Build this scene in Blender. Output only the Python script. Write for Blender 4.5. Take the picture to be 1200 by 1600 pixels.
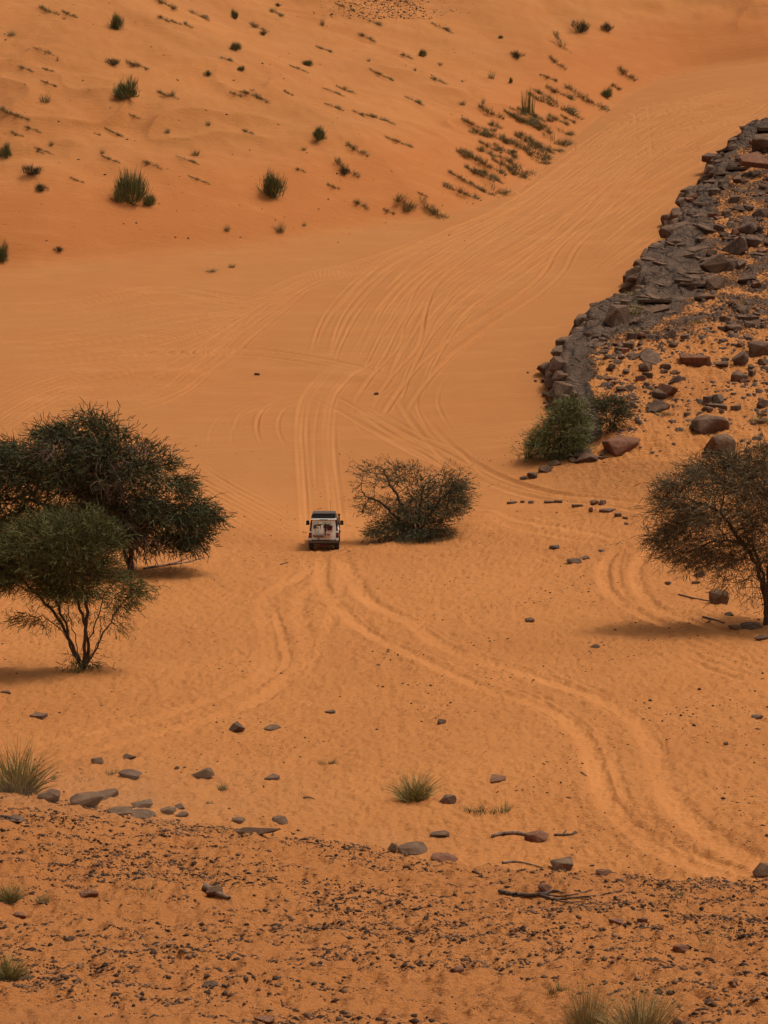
import bpy, bmesh, math, random
import numpy as np
from mathutils import Vector, Matrix, Euler

for o in list(bpy.data.objects):
    bpy.data.objects.remove(o)
S = bpy.context.scene
COL = S.collection

# ------------------------------------------------------------------ camera
PITCH = math.radians(12.0)
FPX = 3800.0                                   # focal length in pixels of the 1200 x 1600 photograph
cd = bpy.data.cameras.new('camera')
cam = bpy.data.objects.new('camera', cd); COL.objects.link(cam)
cam.location = (0, 0, 0)
cam.rotation_euler = (math.pi/2 - PITCH, 0, 0)
cd.sensor_fit = 'VERTICAL'; cd.sensor_height = 24.0; cd.lens = 24.0*FPX/1600.0
cd.clip_start = 0.5; cd.clip_end = 8000
S.camera = cam

# ------------------------------------------------------------------ sky and sun (bright overcast)
SUN_EL, SUN_AZ = math.radians(66), math.radians(78)       # azimuth from +Y towards +X
w = bpy.data.worlds.new("World"); S.world = w; w.use_nodes = True
nt = w.node_tree
sky = nt.nodes.new('ShaderNodeTexSky'); sky.sky_type = 'NISHITA'; sky.sun_disc = False
sky.sun_elevation = SUN_EL; sky.sun_rotation = SUN_AZ
sky.dust_density = 8.0; sky.air_density = 1.0; sky.ozone_density = 1.0
hs = nt.nodes.new('ShaderNodeHueSaturation'); hs.inputs['Saturation'].default_value = 0.12
hs.inputs['Value'].default_value = 1.0
bg = nt.nodes['Background']
nt.links.new(sky.outputs[0], hs.inputs['Color']); nt.links.new(hs.outputs[0], bg.inputs[0])
bg.inputs[1].default_value = 0.10
sd_ = bpy.data.lights.new('sun', 'SUN'); sun = bpy.data.objects.new('sun', sd_); COL.objects.link(sun)
sd_.energy = 1.6; sd_.angle = math.radians(10); sd_.color = (1.0, 0.94, 0.86)
sdir = Vector((math.sin(SUN_AZ)*math.cos(SUN_EL), math.cos(SUN_AZ)*math.cos(SUN_EL), math.sin(SUN_EL)))
sun.rotation_euler = sdir.to_track_quat('Z', 'Y').to_euler()
S.view_settings.view_transform = 'Standard'; S.view_settings.look = 'None'
S.view_settings.exposure = 0.10; S.view_settings.gamma = 1.0
S.view_settings.use_curve_mapping = False
S.render.engine = 'CYCLES'

rng = np.random.default_rng(11)
random.seed(5)

# ------------------------------------------------------------------ numeric helpers
_G = np.random.default_rng(3).random((256, 256))*2*np.pi
_GX, _GY = np.cos(_G), np.sin(_G)
def pn(x, y, s=0):
    x = np.asarray(x, float)+s*17.31; y = np.asarray(y, float)+s*9.77
    xi = np.floor(x).astype(int); yi = np.floor(y).astype(int); fx = x-xi; fy = y-yi
    ux = fx*fx*fx*(fx*(fx*6-15)+10); uy = fy*fy*fy*(fy*(fy*6-15)+10)
    def g(a, b):
        i, j = (xi+a) & 255, (yi+b) & 255
        return _GX[i, j]*(fx-a)+_GY[i, j]*(fy-b)
    a = g(0,0)*(1-ux)+g(1,0)*ux; b = g(0,1)*(1-ux)+g(1,1)*ux
    return (a*(1-uy)+b*uy)*1.5
def fbm(x, y, s=0, o=4, g=0.5):
    r = 0; a = 1
    for k in range(o):
        r = r+a*pn(x*2**k, y*2**k, s+k*3); a *= g
    return r
def sstep(a, b, x):
    t = np.clip((x-a)/(b-a), 0, 1); return t*t*(3-2*t)
CP, SP = math.cos(PITCH), math.sin(PITCH)
def rayv(px, py):
    u = (np.asarray(px, float)-600)/FPX; v = (800-np.asarray(py, float))/FPX
    dy = CP+v*SP
    return u/dy, (-SP+v*CP)/dy            # x and z per metre of Y
def at(px, py, Y):
    a, b = rayv(px, py); return a*Y, Y, b*Y
def catmull(P, n=10):
    P = np.array(P, float); Q = np.vstack([2*P[0]-P[1], P, 2*P[-1]-P[-2]]); out = []
    for i in range(1, len(Q)-2):
        t = np.linspace(0, 1, n, endpoint=False)[:, None]
        a, b, c, d = Q[i-1], Q[i], Q[i+1], Q[i+2]
        out.append(.5*((2*b)+(c-a)*t+(2*a-5*b+4*c-d)*t*t+(3*b-a-3*c+d)*t**3))
    return np.vstack(out+[P[-1:]])
def polydist(x, y, P):
    """unsigned distance and side (+1 = left of the direction of travel) to a polyline"""
    best = np.full(np.shape(x), 1e18); side = np.ones(np.shape(x))
    for i in range(len(P)-1):
        ax, ay = P[i]; bx, by = P[i+1]; dx, dy = bx-ax, by-ay; L = dx*dx+dy*dy+1e-12
        t = np.clip(((x-ax)*dx+(y-ay)*dy)/L, 0, 1)
        ex, ey = x-ax-t*dx, y-ay-t*dy; d = ex*ex+ey*ey
        m = d < best; best = np.where(m, d, best)
        side = np.where(m, np.sign(dx*(y-ay)-dy*(x-ax)+1e-12), side)
    return np.sqrt(best), side

# ------------------------------------------------------------------ the lie of the land
PRE = [(1600,30),(1500,38),(1420,46.5)]
POST = [(1250,76),(1150,87),(1050,101),(950,118),(900,129),(862,140),(835,146.5),(780,153),(700,164),(620,176),(540,189),(450,206),(400,217)]
PRE_R = [(1600,30),(1500,38.5),(1420,48)]
POST_R = [(1300,70),(1250,76),(1150,87),(1050,100),(950,116),(865,130),(780,144),(700,156),(620,169),(540,183),(450,202),(350,222),(270,242),(200,262),(150,281),(100,303)]
CREST = {-1: (1248, 63), 300: (1292, 60), 600: (1336, 57.5), 900: (1372, 54.5), 1200: (1380, 53)}
pts = []
def addcol(px, pre, post, cr, xs=None):
    for py, Y in list(pre)+[cr]:
        x, y, z = at(px, py, Y); pts.append((x if xs is None else xs*(Y+40), y, z))
    Yh = cr[1]+6; x, y, z = at(px, cr[0], Yh); pts.append((x if xs is None else xs*(Yh+40), y, z-1.0))
    Yh = cr[1]+13; x, y, z = at(px, cr[0]-8, Yh); pts.append((x if xs is None else xs*(Yh+40), y, z))
    for py, Y in post:
        if Y > cr[1]+16:
            x, y, z = at(px, py, Y); pts.append((x if xs is None else xs*(Y+40), y, z))
mid = lambda A, B, t: [(a[0], a[1]*(1-t)+np.interp(-a[0], [-p[0] for p in B], [p[1] for p in B])*t) for a in A]
addcol(-20, PRE, POST, CREST[-1]); addcol(-20, PRE, POST, CREST[-1], xs=-.55)
addcol(300, PRE, POST, CREST[300]); addcol(600, PRE, POST, CREST[600])
addcol(900, PRE, mid(POST_R, POST, .5)[:10], CREST[900])
addcol(1210, PRE_R, POST_R, CREST[1200]); addcol(1210, PRE_R, POST_R, CREST[1200], xs=.55)
for xs in (-.55, -.15, .15, .55):
    for Y, z in ((0, -1.75), (15, -7.4), (-40, 4)):
        pts.append((xs*(abs(Y)+40), Y, z))
for x, Y, z in ((-150,270,-20),(-40,270,-20.5),(10,270,-18),(-150,420,-16),(-40,420,-14),(60,420,-5),(160,420,-3),(-150,900,-10),(150,900,0),(0,900,-4)):
    pts.append((x, Y, z))
C = np.array(pts)
SC = 50.0
def _k(r2): return np.where(r2 > 0, .5*r2*np.log(r2+1e-12), 0)
_n = len(C); _A = np.zeros((_n+3, _n+3)); _X = C[:, :2]/SC
_A[:_n, :_n] = _k(((_X[:, None]-_X[None])**2).sum(-1))+np.eye(_n)*2e-4
_A[:_n, _n] = 1; _A[:_n, _n+1:] = _X; _A[_n, :_n] = 1; _A[_n+1:, :_n] = _X.T
_W = np.linalg.solve(_A, np.concatenate([C[:, 2], [0, 0, 0]]))
def floor_z(x, y):
    x = np.asarray(x, float)/SC; y = np.asarray(y, float)/SC
    r = _W[_n]+_W[_n+1]*x+_W[_n+2]*y
    for i in range(_n):
        r = r+_W[i]*_k((x-_X[i,0])**2+(y-_X[i,1])**2)
    return r
def cast(px, py, fn, y0=24, y1=420, step=.8):
    px = np.atleast_1d(np.asarray(px, float)); py = np.atleast_1d(np.asarray(py, float))
    a, b = rayv(px, py)
    Ys = np.arange(y0, y1, step)
    Z = fn(a[:, None]*Ys[None], np.broadcast_to(Ys, (len(px), len(Ys))))
    hit = (b[:, None]*Ys[None]) < Z
    k = np.where(hit.any(1), hit.argmax(1), len(Ys)-1); lo = Ys[np.maximum(k-1, 0)]; hi = Ys[k]
    for _ in range(14):
        m = (lo+hi)/2; h = b*m < fn(a*m, m)
        hi = np.where(h, m, hi); lo = np.where(h, lo, m)
    return a*hi, hi
# foot of the far dune
FOOT_PX = [(-20,420),(60,418),(130,412),(220,402),(330,392),(430,381),(540,364),(640,348),(700,338),(760,318),(820,288),(865,250),(900,214),(940,180),(990,146),(1050,122),(1110,108),(1210,97)]
fx, fy = cast(*np.array(FOOT_PX).T, floor_z)
FOOT = np.vstack([[[-900, fy[0]-60]], [[-120, fy[0]-4]], catmull(np.c_[fx, fy], 4), [[fx[-1]+60, fy[-1]+16]], [[900, fy[-1]+160]]])
def _masked(x, y, m, P, sg):
    x = np.asarray(x, float); y = np.asarray(y, float); x, y = np.broadcast_arrays(x, y)
    m = m(x, y); out = np.full(x.shape, -60.0)
    if m.any():
        d, s = polydist(x[m], y[m], P); out[m] = d*s*sg
    return out
def dune_s(x, y):
    return _masked(x, y, lambda x, y: (y > 196) | (np.abs(x) > 90), FOOT, 1)
# rocky shelf: outline of its upper edge
def shelf_H(y): return .25+2.3*sstep(150, 181, y)-.4*sstep(200, 260, y)
EDGE_PX = [(905,712),(896,680),(884,650),(874,612),(862,584),(857,552),(870,524),(896,506),(899,482),(912,474),(940,458),(972,455),(990,446),(980,428),(983,408),(998,386),(1022,372),(1040,352),(1049,346),(1050,318),(1062,294),(1092,278),(1106,270),(1100,248),(1112,232),(1140,216),(1150,198),(1168,187),(1210,176)]
ex_, ey_ = cast(*np.array(EDGE_PX).T, lambda x, y: floor_z(x, y)+shelf_H(y))
EDGE = np.vstack([catmull(np.c_[ex_, ey_], 4), [[ex_[-1]+60, ey_[-1]+45]]])
EDGEFULL = np.vstack([[[ex_[0]+200, ey_[0]-24]], [[ex_[0]+14, ey_[0]-5]], EDGE])
def shelf_s(x, y):
    return _masked(x, y, lambda x, y: (y > 146) & (x > 6), EDGEFULL, -1)
def shelf_add(x, y):
    s = shelf_s(x, y)
    jag = .5*pn(x*.9, y*.9, 4)
    soft = 1.2+5*(1-sstep(150, 166, y))
    return shelf_H(y)*sstep(-.1, soft, s+jag*.4), s
def dune_add(x, y):
    s = dune_s(x, y)
    sp = np.clip(s, 0, None)
    h = .52*np.minimum(sp, 9)+.40*np.clip(sp-9, 0, 70)+.12*np.clip(sp-79, 0, 120)
    h = h-.25*sstep(0, 1.2, sp)*(1-sstep(1.2, 4, sp))
    a = sstep(3, 14, s)
    # drifts run down-right across the face
    q = x*.80+y*.60; t = -x*.60+y*.80
    wq = q+2.5*pn(x*.07, y*.07, 27); wt = t+2.5*pn(x*.07, y*.07, 28)
    h = h+a*(1.0*pn(wq*.035, wt*.06, 21)+.75*pn(wq*.10, wt*.13, 22)+.24*pn(wq*.27, wt*.32, 23)+.07*pn(x*.8, y*.6, 26))
    rid = 1-np.abs(pn(wq*.10, wt*.17, 24))*2.4
    h = h+a*.55*np.clip(rid, 0, 1)**2*sstep(0, .5, pn(x*.05, y*.05, 29)+.1)
    return h, s
def base_z(x, y, want=False):
    x = np.asarray(x, float); y = np.asarray(y, float)
    z = floor_z(x, y)
    d, s = dune_add(x, y)
    h, q = shelf_add(x, y)
    z = z+d+h
    near = 1-sstep(50, 66, y)
    midm = sstep(62, 72, y)*(1-sstep(140, 150, y))
    z = z+near*(.22*pn(x*.22, y*.16, 1)+.10*pn(x*.7, y*.45, 2))
    z = z+midm*(.16*pn(x*.12, y*.12, 5)+.05*pn(x*.5, y*.5, 6))
    z = z+sstep(140,150,y)*(1-sstep(-3, 2, s))*(.16*pn(x*.06, y*.09, 7)+.05*pn(x*.3, y*.35, 8))
    z = z+sstep(0, 3, q)*(.25*pn(x*.2, y*.2, 9)+.12*pn(x*.6, y*.6, 10))
    return (z, s, q) if want else z
def ground(px, py):
    """world points where photograph pixels meet the land"""
    x, y = cast(px, py, base_z); return x, y, base_z(x, y)

# ------------------------------------------------------------------ materials
def newmat(name):
    m = bpy.data.materials.new(name); m.use_nodes = True
    n = m.node_tree.nodes; l = m.node_tree.links; return m, n, l, n['Principled BSDF']
def N(n, t, **k):
    o = n.new(t)
    for a, b in k.items(): setattr(o, a, b)
    return o
def ramp(n, l, src, stops):
    r = n.new('ShaderNodeValToRGB'); e = r.color_ramp.elements
    while len(e) < len(stops): e.new(.5)
    for i, (p, c) in enumerate(stops): e[i].position = p; e[i].color = (*c, 1)
    l.new(src, r.inputs[0]); return r.outputs[0]
def noise(n, l, co, sc, det=4, rough=.55, sx=None):
    t = n.new('ShaderNodeTexNoise'); t.inputs['Scale'].default_value = sc; t.inputs['Detail'].default_value = det
    t.inputs['Roughness'].default_value = rough
    if sx:
        m = n.new('ShaderNodeMapping'); m.inputs['Scale'].default_value = sx; l.new(co, m.inputs[0]); l.new(m.outputs[0], t.inputs['Vector'])
    else: l.new(co, t.inputs['Vector'])
    return t.outputs['Fac']
def mixc(n, l, f, a, b, mode='MIX'):
    m = n.new('ShaderNodeMix'); m.data_type = 'RGBA'; m.blend_type = mode
    for s, v in ((0, f), (6, a), (7, b)):
        if hasattr(v, 'is_linked') or hasattr(v, 'links'): l.new(v, m.inputs[s])
        else: m.inputs[s].default_value = v if s == 0 else (*v, 1)
    return m.outputs[2]
def mth(n, l, op, a, b=0.0, c=None):
    m = n.new('ShaderNodeMath'); m.operation = op
    for i, v in enumerate((a, b) if c is None else (a, b, c)):
        if hasattr(v, 'links'): l.new(v, m.inputs[i])
        else: m.inputs[i].default_value = v
    return m.outputs[0]
def bump(n, l, h, bs, dist, strength=1.0, prev=None):
    b = n.new('ShaderNodeBump'); b.inputs['Distance'].default_value = dist
    b.inputs['Strength'].default_value = strength
    l.new(h, b.inputs['Height'])
    if prev is not None: l.new(prev, b.inputs['Normal'])
    if bs is not None: l.new(b.outputs[0], bs.inputs['Normal'])
    return b.outputs[0]

SAND = (.565, .213, .058); SAND_FAR_DIM = (.385, .146, .041); SAND_RED = (.400, .132, .034); SAND_CRUST = (.500, .182, .048)  # brightness balance in the colour: near sand painted lighter, far sand darker
def sand_material():
    m, n, l, bs = newmat('desert_sand')
    g = n.new('ShaderNodeNewGeometry'); co = g.outputs['Position']
    at1 = N(n, 'ShaderNodeAttribute', attribute_name='zones'); sp = n.new('ShaderNodeSeparateColor'); l.new(at1.outputs['Color'], sp.inputs[0])
    pale, red, coarse = sp.outputs
    at2 = N(n, 'ShaderNodeAttribute', attribute_name='marks'); sp2 = n.new('ShaderNodeSeparateColor'); l.new(at2.outputs['Color'], sp2.inputs[0])
    track, rock, gravel = sp2.outputs
    c = mixc(n, l, pale, SAND, SAND_FAR_DIM)  # this zone paints far sand darker, offsetting bump shading on the near sand
    c = mixc(n, l, red, c, SAND_RED)
    big = noise(n, l, co, .12, 5, .6)
    c = mixc(n, l, mth(n, l, 'MULTIPLY', ramp(n, l, big, [(.38, (0,0,0)), (.68, (1,1,1))]), .40), c, SAND_RED)
    strk = noise(n, l, co, .5, 6, .7, sx=(.35, 1.4, 1))
    c = mixc(n, l, mth(n, l, 'MULTIPLY', ramp(n, l, strk, [(.50, (0,0,0)), (.72, (1,1,1))]), .25), c, (.560, .225, .072))
    crustn = noise(n, l, co, 2.2, 6, .65, sx=(1, .45, 1))
    cr = mth(n, l, 'MULTIPLY', ramp(n, l, crustn, [(.48, (0,0,0)), (.62, (1,1,1))]), mth(n, l, 'MULTIPLY', coarse, .40))
    c = mixc(n, l, cr, c, SAND_CRUST)
    c = mixc(n, l, mth(n, l, 'MULTIPLY', track, .60), c, mixc(n, l, pale, (.690, .275, .082), (.545, .218, .066)))
    gr = noise(n, l, co, 14, 4, .7)
    c = mixc(n, l, mth(n, l, 'MULTIPLY', ramp(n, l, gr, [(.45, (0,0,0)), (.75, (1,1,1))]), mth(n, l, 'ADD', mth(n, l, 'MULTIPLY', coarse, .05), .03)), c, (.26, .10, .04))
    # scattered dark grit lying on the slope
    vo = N(n, 'ShaderNodeTexVoronoi', feature='F1'); vo.inputs['Scale'].default_value = 9.0; l.new(co, vo.inputs['Vector'])
    spk = mth(n, l, 'LESS_THAN', vo.outputs['Distance'], mth(n, l, 'MULTIPLY', noise(n, l, co, .9, 3, .6), .32))
    sel = mth(n, l, 'GREATER_THAN', vo.outputs['Color'], .72)
    c = mixc(n, l, mth(n, l, 'MULTIPLY', mth(n, l, 'MULTIPLY', spk, sel), mth(n, l, 'MULTIPLY', gravel, .6)), c, (.085, .045, .026))
    # bare rock pavement
    vo2 = N(n, 'ShaderNodeTexVoronoi', feature='F1'); vo2.inputs['Scale'].default_value = 21.0; l.new(co, vo2.inputs['Vector'])
    spk2 = mth(n, l, 'MULTIPLY', mth(n, l, 'LESS_THAN', vo2.outputs['Distance'], mth(n, l, 'MULTIPLY', noise(n, l, co, 1.7, 3, .6), .40)), mth(n, l, 'GREATER_THAN', vo2.outputs['Color'], .60))
    c = mixc(n, l, mth(n, l, 'MULTIPLY', spk2, mth(n, l, 'MULTIPLY', gravel, .5)), c, (.11, .055, .028))
    ck = N(n, 'ShaderNodeTexVoronoi', feature='DISTANCE_TO_EDGE'); ck.inputs['Scale'].default_value = .55
    ckm = n.new('ShaderNodeMapping'); ckm.inputs['Scale'].default_value = (1.0, .55, .4); ckm.inputs['Rotation'].default_value = (0, 0, .5); l.new(co, ckm.inputs[0])
    ckn = N(n, 'ShaderNodeTexNoise'); ckn.inputs['Scale'].default_value = 1.2; ckn.inputs['Detail'].default_value = 5; l.new(co, ckn.inputs['Vector'])
    ckx = mixc(n, l, .22, ckm.outputs[0], ckn.outputs['Color'], 'LINEAR_LIGHT'); l.new(ckx, ck.inputs['Vector'])
    crack = ramp(n, l, ck.outputs['Distance'], [(.0, (0,0,0)), (.07, (1,1,1))])
    rn = noise(n, l, co, .9, 8, .65, sx=(1, .5, 1.0)); rn2 = noise(n, l, co, 6, 5, .6, sx=(1, .5, 1))
    rc = ramp(n, l, rn, [(.3, (.070, .041, .026)), (.50, (.140, .083, .052)), (.75, (.225, .134, .080))])
    rm = ramp(n, l, mth(n, l, 'ADD', rock, mth(n, l, 'MULTIPLY', mth(n, l, 'SUBTRACT', rn2, .5), .9)), [(.42, (0,0,0)), (.54, (1,1,1))])
    rc = mixc(n, l, mth(n, l, 'MAXIMUM', crack, ramp(n, l, rn, [(.45, (0,0,0)), (.6, (1,1,1))])), (.060, .038, .027), rc)
    c = mixc(n, l, rm, c, rc)
    l.new(c, bs.inputs['Base Color']); bs.inputs['Roughness'].default_value = .95
    bs.inputs['Specular IOR Level'].default_value = .15
    # relief: wind ripples, lumps, grains
    h1 = noise(n, l, co, 3.6, 6, .68, sx=(.42, 1.15, 1.0))
    h2 = noise(n, l, co, 10.0, 4, .7)
    h3 = noise(n, l, co, 1.3, 6, .72, sx=(.22, 1.8, 1.0))
    h1 = mth(n, l, 'ADD', h1, h3)
    hh = mth(n, l, 'ADD', mth(n, l, 'MULTIPLY', h1, 1.0), mth(n, l, 'MULTIPLY', h2, .55))
    amp = mth(n, l, 'ADD', mth(n, l, 'MULTIPLY', mth(n, l, 'MULTIPLY', coarse, .62), mth(n, l, 'SUBTRACT', 1.0, mth(n, l, 'MULTIPLY', track, .85))), .22)
    b1 = bump(n, l, mth(n, l, 'MULTIPLY', hh, amp), None, .26)
    b2 = bump(n, l, mth(n, l, 'MULTIPLY', mth(n, l, 'ADD', mth(n, l, 'ADD', rn, rn2), mth(n, l, 'MULTIPLY', crack, .8)), rm), bs, .35, .9, b1)
    return m
M_SAND = sand_material()

def rock_material(name, dark, mid, light, reddish=.0, sc=1.6, bumpd=.05):
    m, n, l, bs = newmat(name)
    tc = n.new('ShaderNodeNewGeometry'); co = tc.outputs['Position']
    oi = n.new('ShaderNodeObjectInfo')
    a = noise(n, l, co, sc, 8, .65); b = noise(n, l, co, sc*7, 5, .6)
    c = ramp(n, l, mth(n, l, 'ADD', mth(n, l, 'MULTIPLY', a, .75), mth(n, l, 'MULTIPLY', b, .25)), [(.32, dark), (.5, mid), (.70, light)])
    c = mixc(n, l, mth(n, l, 'MULTIPLY', oi.outputs['Random'], .38), c, (.15, .075, .040))
    # wind-blown sand resting on faces that look up
    sx = n.new('ShaderNodeSeparateXYZ'); l.new(tc.outputs['Normal'], sx.inputs[0])
    up = mth(n, l, 'MULTIPLY', ramp(n, l, sx.outputs['Z'], [(.80, (0,0,0)), (.97, (1,1,1))]), ramp(n, l, b, [(.50, (0,0,0)), (.68, (1,1,1))]))
    c = mixc(n, l, mth(n, l, 'MULTIPLY', up, .45), c, (.36, .17, .075))
    l.new(c, bs.inputs['Base Color']); bs.inputs['Roughness'].default_value = .9; bs.inputs['Specular IOR Level'].default_value = .12
    bump(n, l, mth(n, l, 'ADD', a, mth(n, l, 'MULTIPLY', b, .4)), bs, bumpd, 1.0)
    return m
M_LEDGE = rock_material('varnished_ledge_rock', (.045, .026, .017), (.118, .068, .042), (.215, .128, .078), sc=1.3, bumpd=.18)
M_ROCK = rock_material('brown_loose_rock', (.045, .027, .018), (.110, .066, .043), (.22, .13, .08), sc=2.5, bumpd=.06)
M_GREYROCK = rock_material('greyish_loose_rock', (.060, .035, .021), (.130, .076, .045), (.23, .14, .085), sc=3.5, bumpd=.04)
M_REDROCK = rock_material('red_brown_rock', (.075, .032, .018), (.16, .066, .036), (.26, .115, .062), sc=2.5, bumpd=.06)
def plain(name, col, rough=.7, metal=0, var=.25, sc=8, spec=.3):
    m, n, l, bs = newmat(name)
    g = n.new('ShaderNodeNewGeometry')
    f = noise(n, l, g.outputs['Position'], sc, 4)
    c = mixc(n, l, mth(n, l, 'MULTIPLY', f, var), col, tuple(x*.45 for x in col))
    l.new(c, bs.inputs['Base Color']); bs.inputs['Roughness'].default_value = rough; bs.inputs['Metallic'].default_value = metal
    bs.inputs['Specular IOR Level'].default_value = spec
    return m
def leafmat(name, a, b, c3, trans=.0):
    m, n, l, bs = newmat(name)
    g = n.new('ShaderNodeNewGeometry')
    f = noise(n, l, g.outputs['Position'], 1.1, 3)
    f2 = mth(n, l, 'ADD', mth(n, l, 'MULTIPLY', f, .5), mth(n, l, 'MULTIPLY', g.outputs['Random Per Island'], .5))
    c = ramp(n, l, f2, [(.22, a), (.5, b), (.8, c3)])
    l.new(c, bs.inputs['Base Color']); bs.inputs['Roughness'].default_value = .75; bs.inputs['Specular IOR Level'].default_value = .08
    return m
M_LEAF_DARK = leafmat('acacia_dark_foliage', (.026, .026, .011), (.052, .050, .020), (.100, .088, .036))
M_LEAF_OLIVE = leafmat('acacia_olive_foliage', (.040, .038, .012), (.082, .076, .024), (.150, .132, .045))
M_LEAF_BROWN = leafmat('acacia_brown_foliage', (.056, .040, .022), (.10, .074, .038), (.16, .118, .060))
M_LEAF_BUSH = leafmat('thorn_bush_foliage', (.040, .038, .020), (.078, .072, .036), (.130, .115, .058))
M_LEAF_GREEN = leafmat('shrub_green', (.075, .080, .028), (.130, .132, .048), (.22, .20, .075))
M_DEAD = leafmat('dead_twigs', (.060, .036, .026), (.110, .062, .042), (.17, .10, .065))
M_STRAW = leafmat('dry_grass', (.13, .095, .040), (.26, .19, .075), (.44, .32, .13))
M_GRASS = leafmat('half_dry_green_grass', (.10, .09, .03), (.22, .18, .065), (.42, .32, .11))
M_GRASSD = leafmat('dune_grass', (.11, .088, .036), (.20, .155, .066), (.33, .25, .11))
M_BARK = plain('acacia_bark', (.10, .062, .040), .9, var=.9, sc=6)
M_WOOD = plain('weathered_wood', (.21, .13, .085), .85, var=.8, sc=9)
M_DARKWOOD = plain('dark_weathered_wood', (.11, .065, .042), .85, var=.8, sc=9)

# ------------------------------------------------------------------ grid of the land
cy = np.arange(24, 330, .1); cx = rayv(640, 800)[0]*cy
cz = base_z(cx, cy); t_ = cz/cy
cpy = 800+FPX*np.tan(np.arctan(-t_)-PITCH)
wgt = np.maximum(np.abs(np.gradient(cpy, cy)), 1.2)
cum = np.r_[0, np.cumsum((wgt[1:]+wgt[:-1])/2*.1)]
NR = 1040
rows = np.interp(np.linspace(0, cum[-1], NR), cum, cy)
pre = np.array([-60,-45,-30,-20,-12,-6,-2,1,4,7,10,13,16,19,21.5]); post = 330*(3500/330)**(np.linspace(.02, 1, 26)); rows = np.r_[pre, rows, post]
ui = np.linspace(-.170, .170, 770); ext = .172+ (np.linspace(0.02, 1, 26)**2.2)*1.4
us = np.r_[-ext[::-1], ui, ext]
WY = np.where(rows > 24, rows, np.sqrt(rows**2*.5+24**2*.5))
X = us[None]*WY[:, None]; Y = np.repeat(rows[:, None], len(us), 1)
print('grid', X.shape)
Z, SD, SH = base_z(X.ravel(), Y.ravel(), True); Z, SD, SH = Z.reshape(X.shape), SD.reshape(X.shape), SH.reshape(X.shape)
# sample grid height at arbitrary points, so that things stand on the real surface
def surf_z(x, y):
    x = np.atleast_1d(np.asarray(x, float)); y = np.atleast_1d(np.asarray(y, float))
    j = np.clip(np.searchsorted(rows, y)-1, 0, len(rows)-2); fy_ = (y-rows[j])/(rows[j+1]-rows[j])
    wy = np.where(y > 24, y, np.sqrt(y*y*.5+24**2*.5)); u = x/wy
    i = np.clip(np.searchsorted(us, u)-1, 0, len(us)-2); fx_ = (u-us[i])/(us[i+1]-us[i])
    return (Z[j,i]*(1-fx_)+Z[j,i+1]*fx_)*(1-fy_)+(Z[j+1,i]*(1-fx_)+Z[j+1,i+1]*fx_)*fy_


# ------------------------------------------------------------------ wheel tracks (photograph pixels -> world)
def wcurve(P, n=8):
    P = catmull(P, n); x, y = cast(P[:, 0], P[:, 1], lambda a, b: surf_z(np.ravel(a), np.ravel(b)).reshape(np.shape(a)), step=1.6); return np.c_[x, y]
TR = []     # (world polyline, half width, depth, berm, colour)
def one(P, w=.17, d=.07, b=.5, c=1.0): TR.append((wcurve(P) if not isinstance(P, np.ndarray) else P, w, d, b, c))
def pair(P, gauge=1.5, w=.17, d=.07, b=.5, c=1.0):
    W = wcurve(P, 10)
    if len(W) > 4:
        for _ in range(2): W[1:-1] = (W[:-2]+2*W[1:-1]+W[2:])/4
    T = np.gradient(W, axis=0); T /= np.linalg.norm(T, axis=1)[:, None]+1e-9; Nn = np.c_[-T[:, 1], T[:, 0]]
    for s in (-.5, .5): TR.append((W+Nn*gauge*s, w, d, b, c))
# near ruts that lead away from the bottom right
one([(504,868),(504,912),(533,950),(575,987),(642,1021),(704,1050),(767,1079),(833,1097),(883,1123),(917,1160),(933,1207),(947,1247),(987,1293),(1050,1337),(1133,1370),(1230,1400)], .30, .13, .55, 1)
one([(529,868),(537,880),(558,917),(587,946),(642,971),(683,1004),(746,1029),(808,1047),(883,1072),(950,1097),(1000,1133),(1027,1187),(1045,1240),(1083,1283),(1133,1320),(1240,1375)], .34, .12, .5, 1)
for off, dd in ((9, .05), (-8, .05), (16, .03)):
    one([(533+off,950),(575+off,987),(642+off,1021-off*.3),(704+off,1050-off*.5),(833+off,1097-off*.5),(917+off,1160-off*.3),(933+off,1207),(947+off,1247),(987+off,1293),(1050+off,1337)], .10, dd, .8, .4)
    one([(587+off,946),(642+off,971-off*.3),(746+off,1029-off*.5),(883+off,1072-off*.5),(1000+off,1133-off*.3),(1027+off,1187),(1045+off,1240),(1083+off,1283),(1133+off,1320)], .10, dd, .8, .4)
one([(1010,1300),(1070,1330),(1130,1352),(1230,1385)], .18, .05, .3, .8)
one([(930,1130),(950,1170),(966,1215),(978,1250),(1010,1290)], .16, .05, .3, .7)
one([(484,868),(479,896),(433,921),(413,946),(419,996),(425,1037),(392,1067),(350,1087),(250,1120),(120,1152),(-30,1180)], .30, .07, .4, .6)
one([(505,868),(500,912),(475,929),(467,954),(475,987),(479,1029),(433,1075),(392,1100),(350,1117),(250,1146),(130,1178),(-30,1206)], .30, .07, .4, .6)
one([(470,885),(445,905),(425,940),(440,990),(447,1035),(410,1066),(360,1092)], .16, .05, .4, .7)
one([(540,890),(520,960),(500,1010),(470,1060)], .25, .04, .3, .6)
# curves beside the right-hand tree
one([(985,850),(955,867),(943,892),(948,920),(969,940),(1010,965),(1080,990)], .26, .12, .6, 1)
one([(1040,840),(1007,867),(993,895),(1004,927),(1030,953),(1095,975),(1210,1010)], .26, .12, .6, 1)
one([(975,855),(966,890),(975,925),(1000,950)], .12, .05, .5, .4)
for k in range(5):
    one([(1030+k*6,965+k*10),(1090,990+k*12),(1150,1015+k*11),(1220,1040+k*10)], .16, .07, .6, .5)
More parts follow.
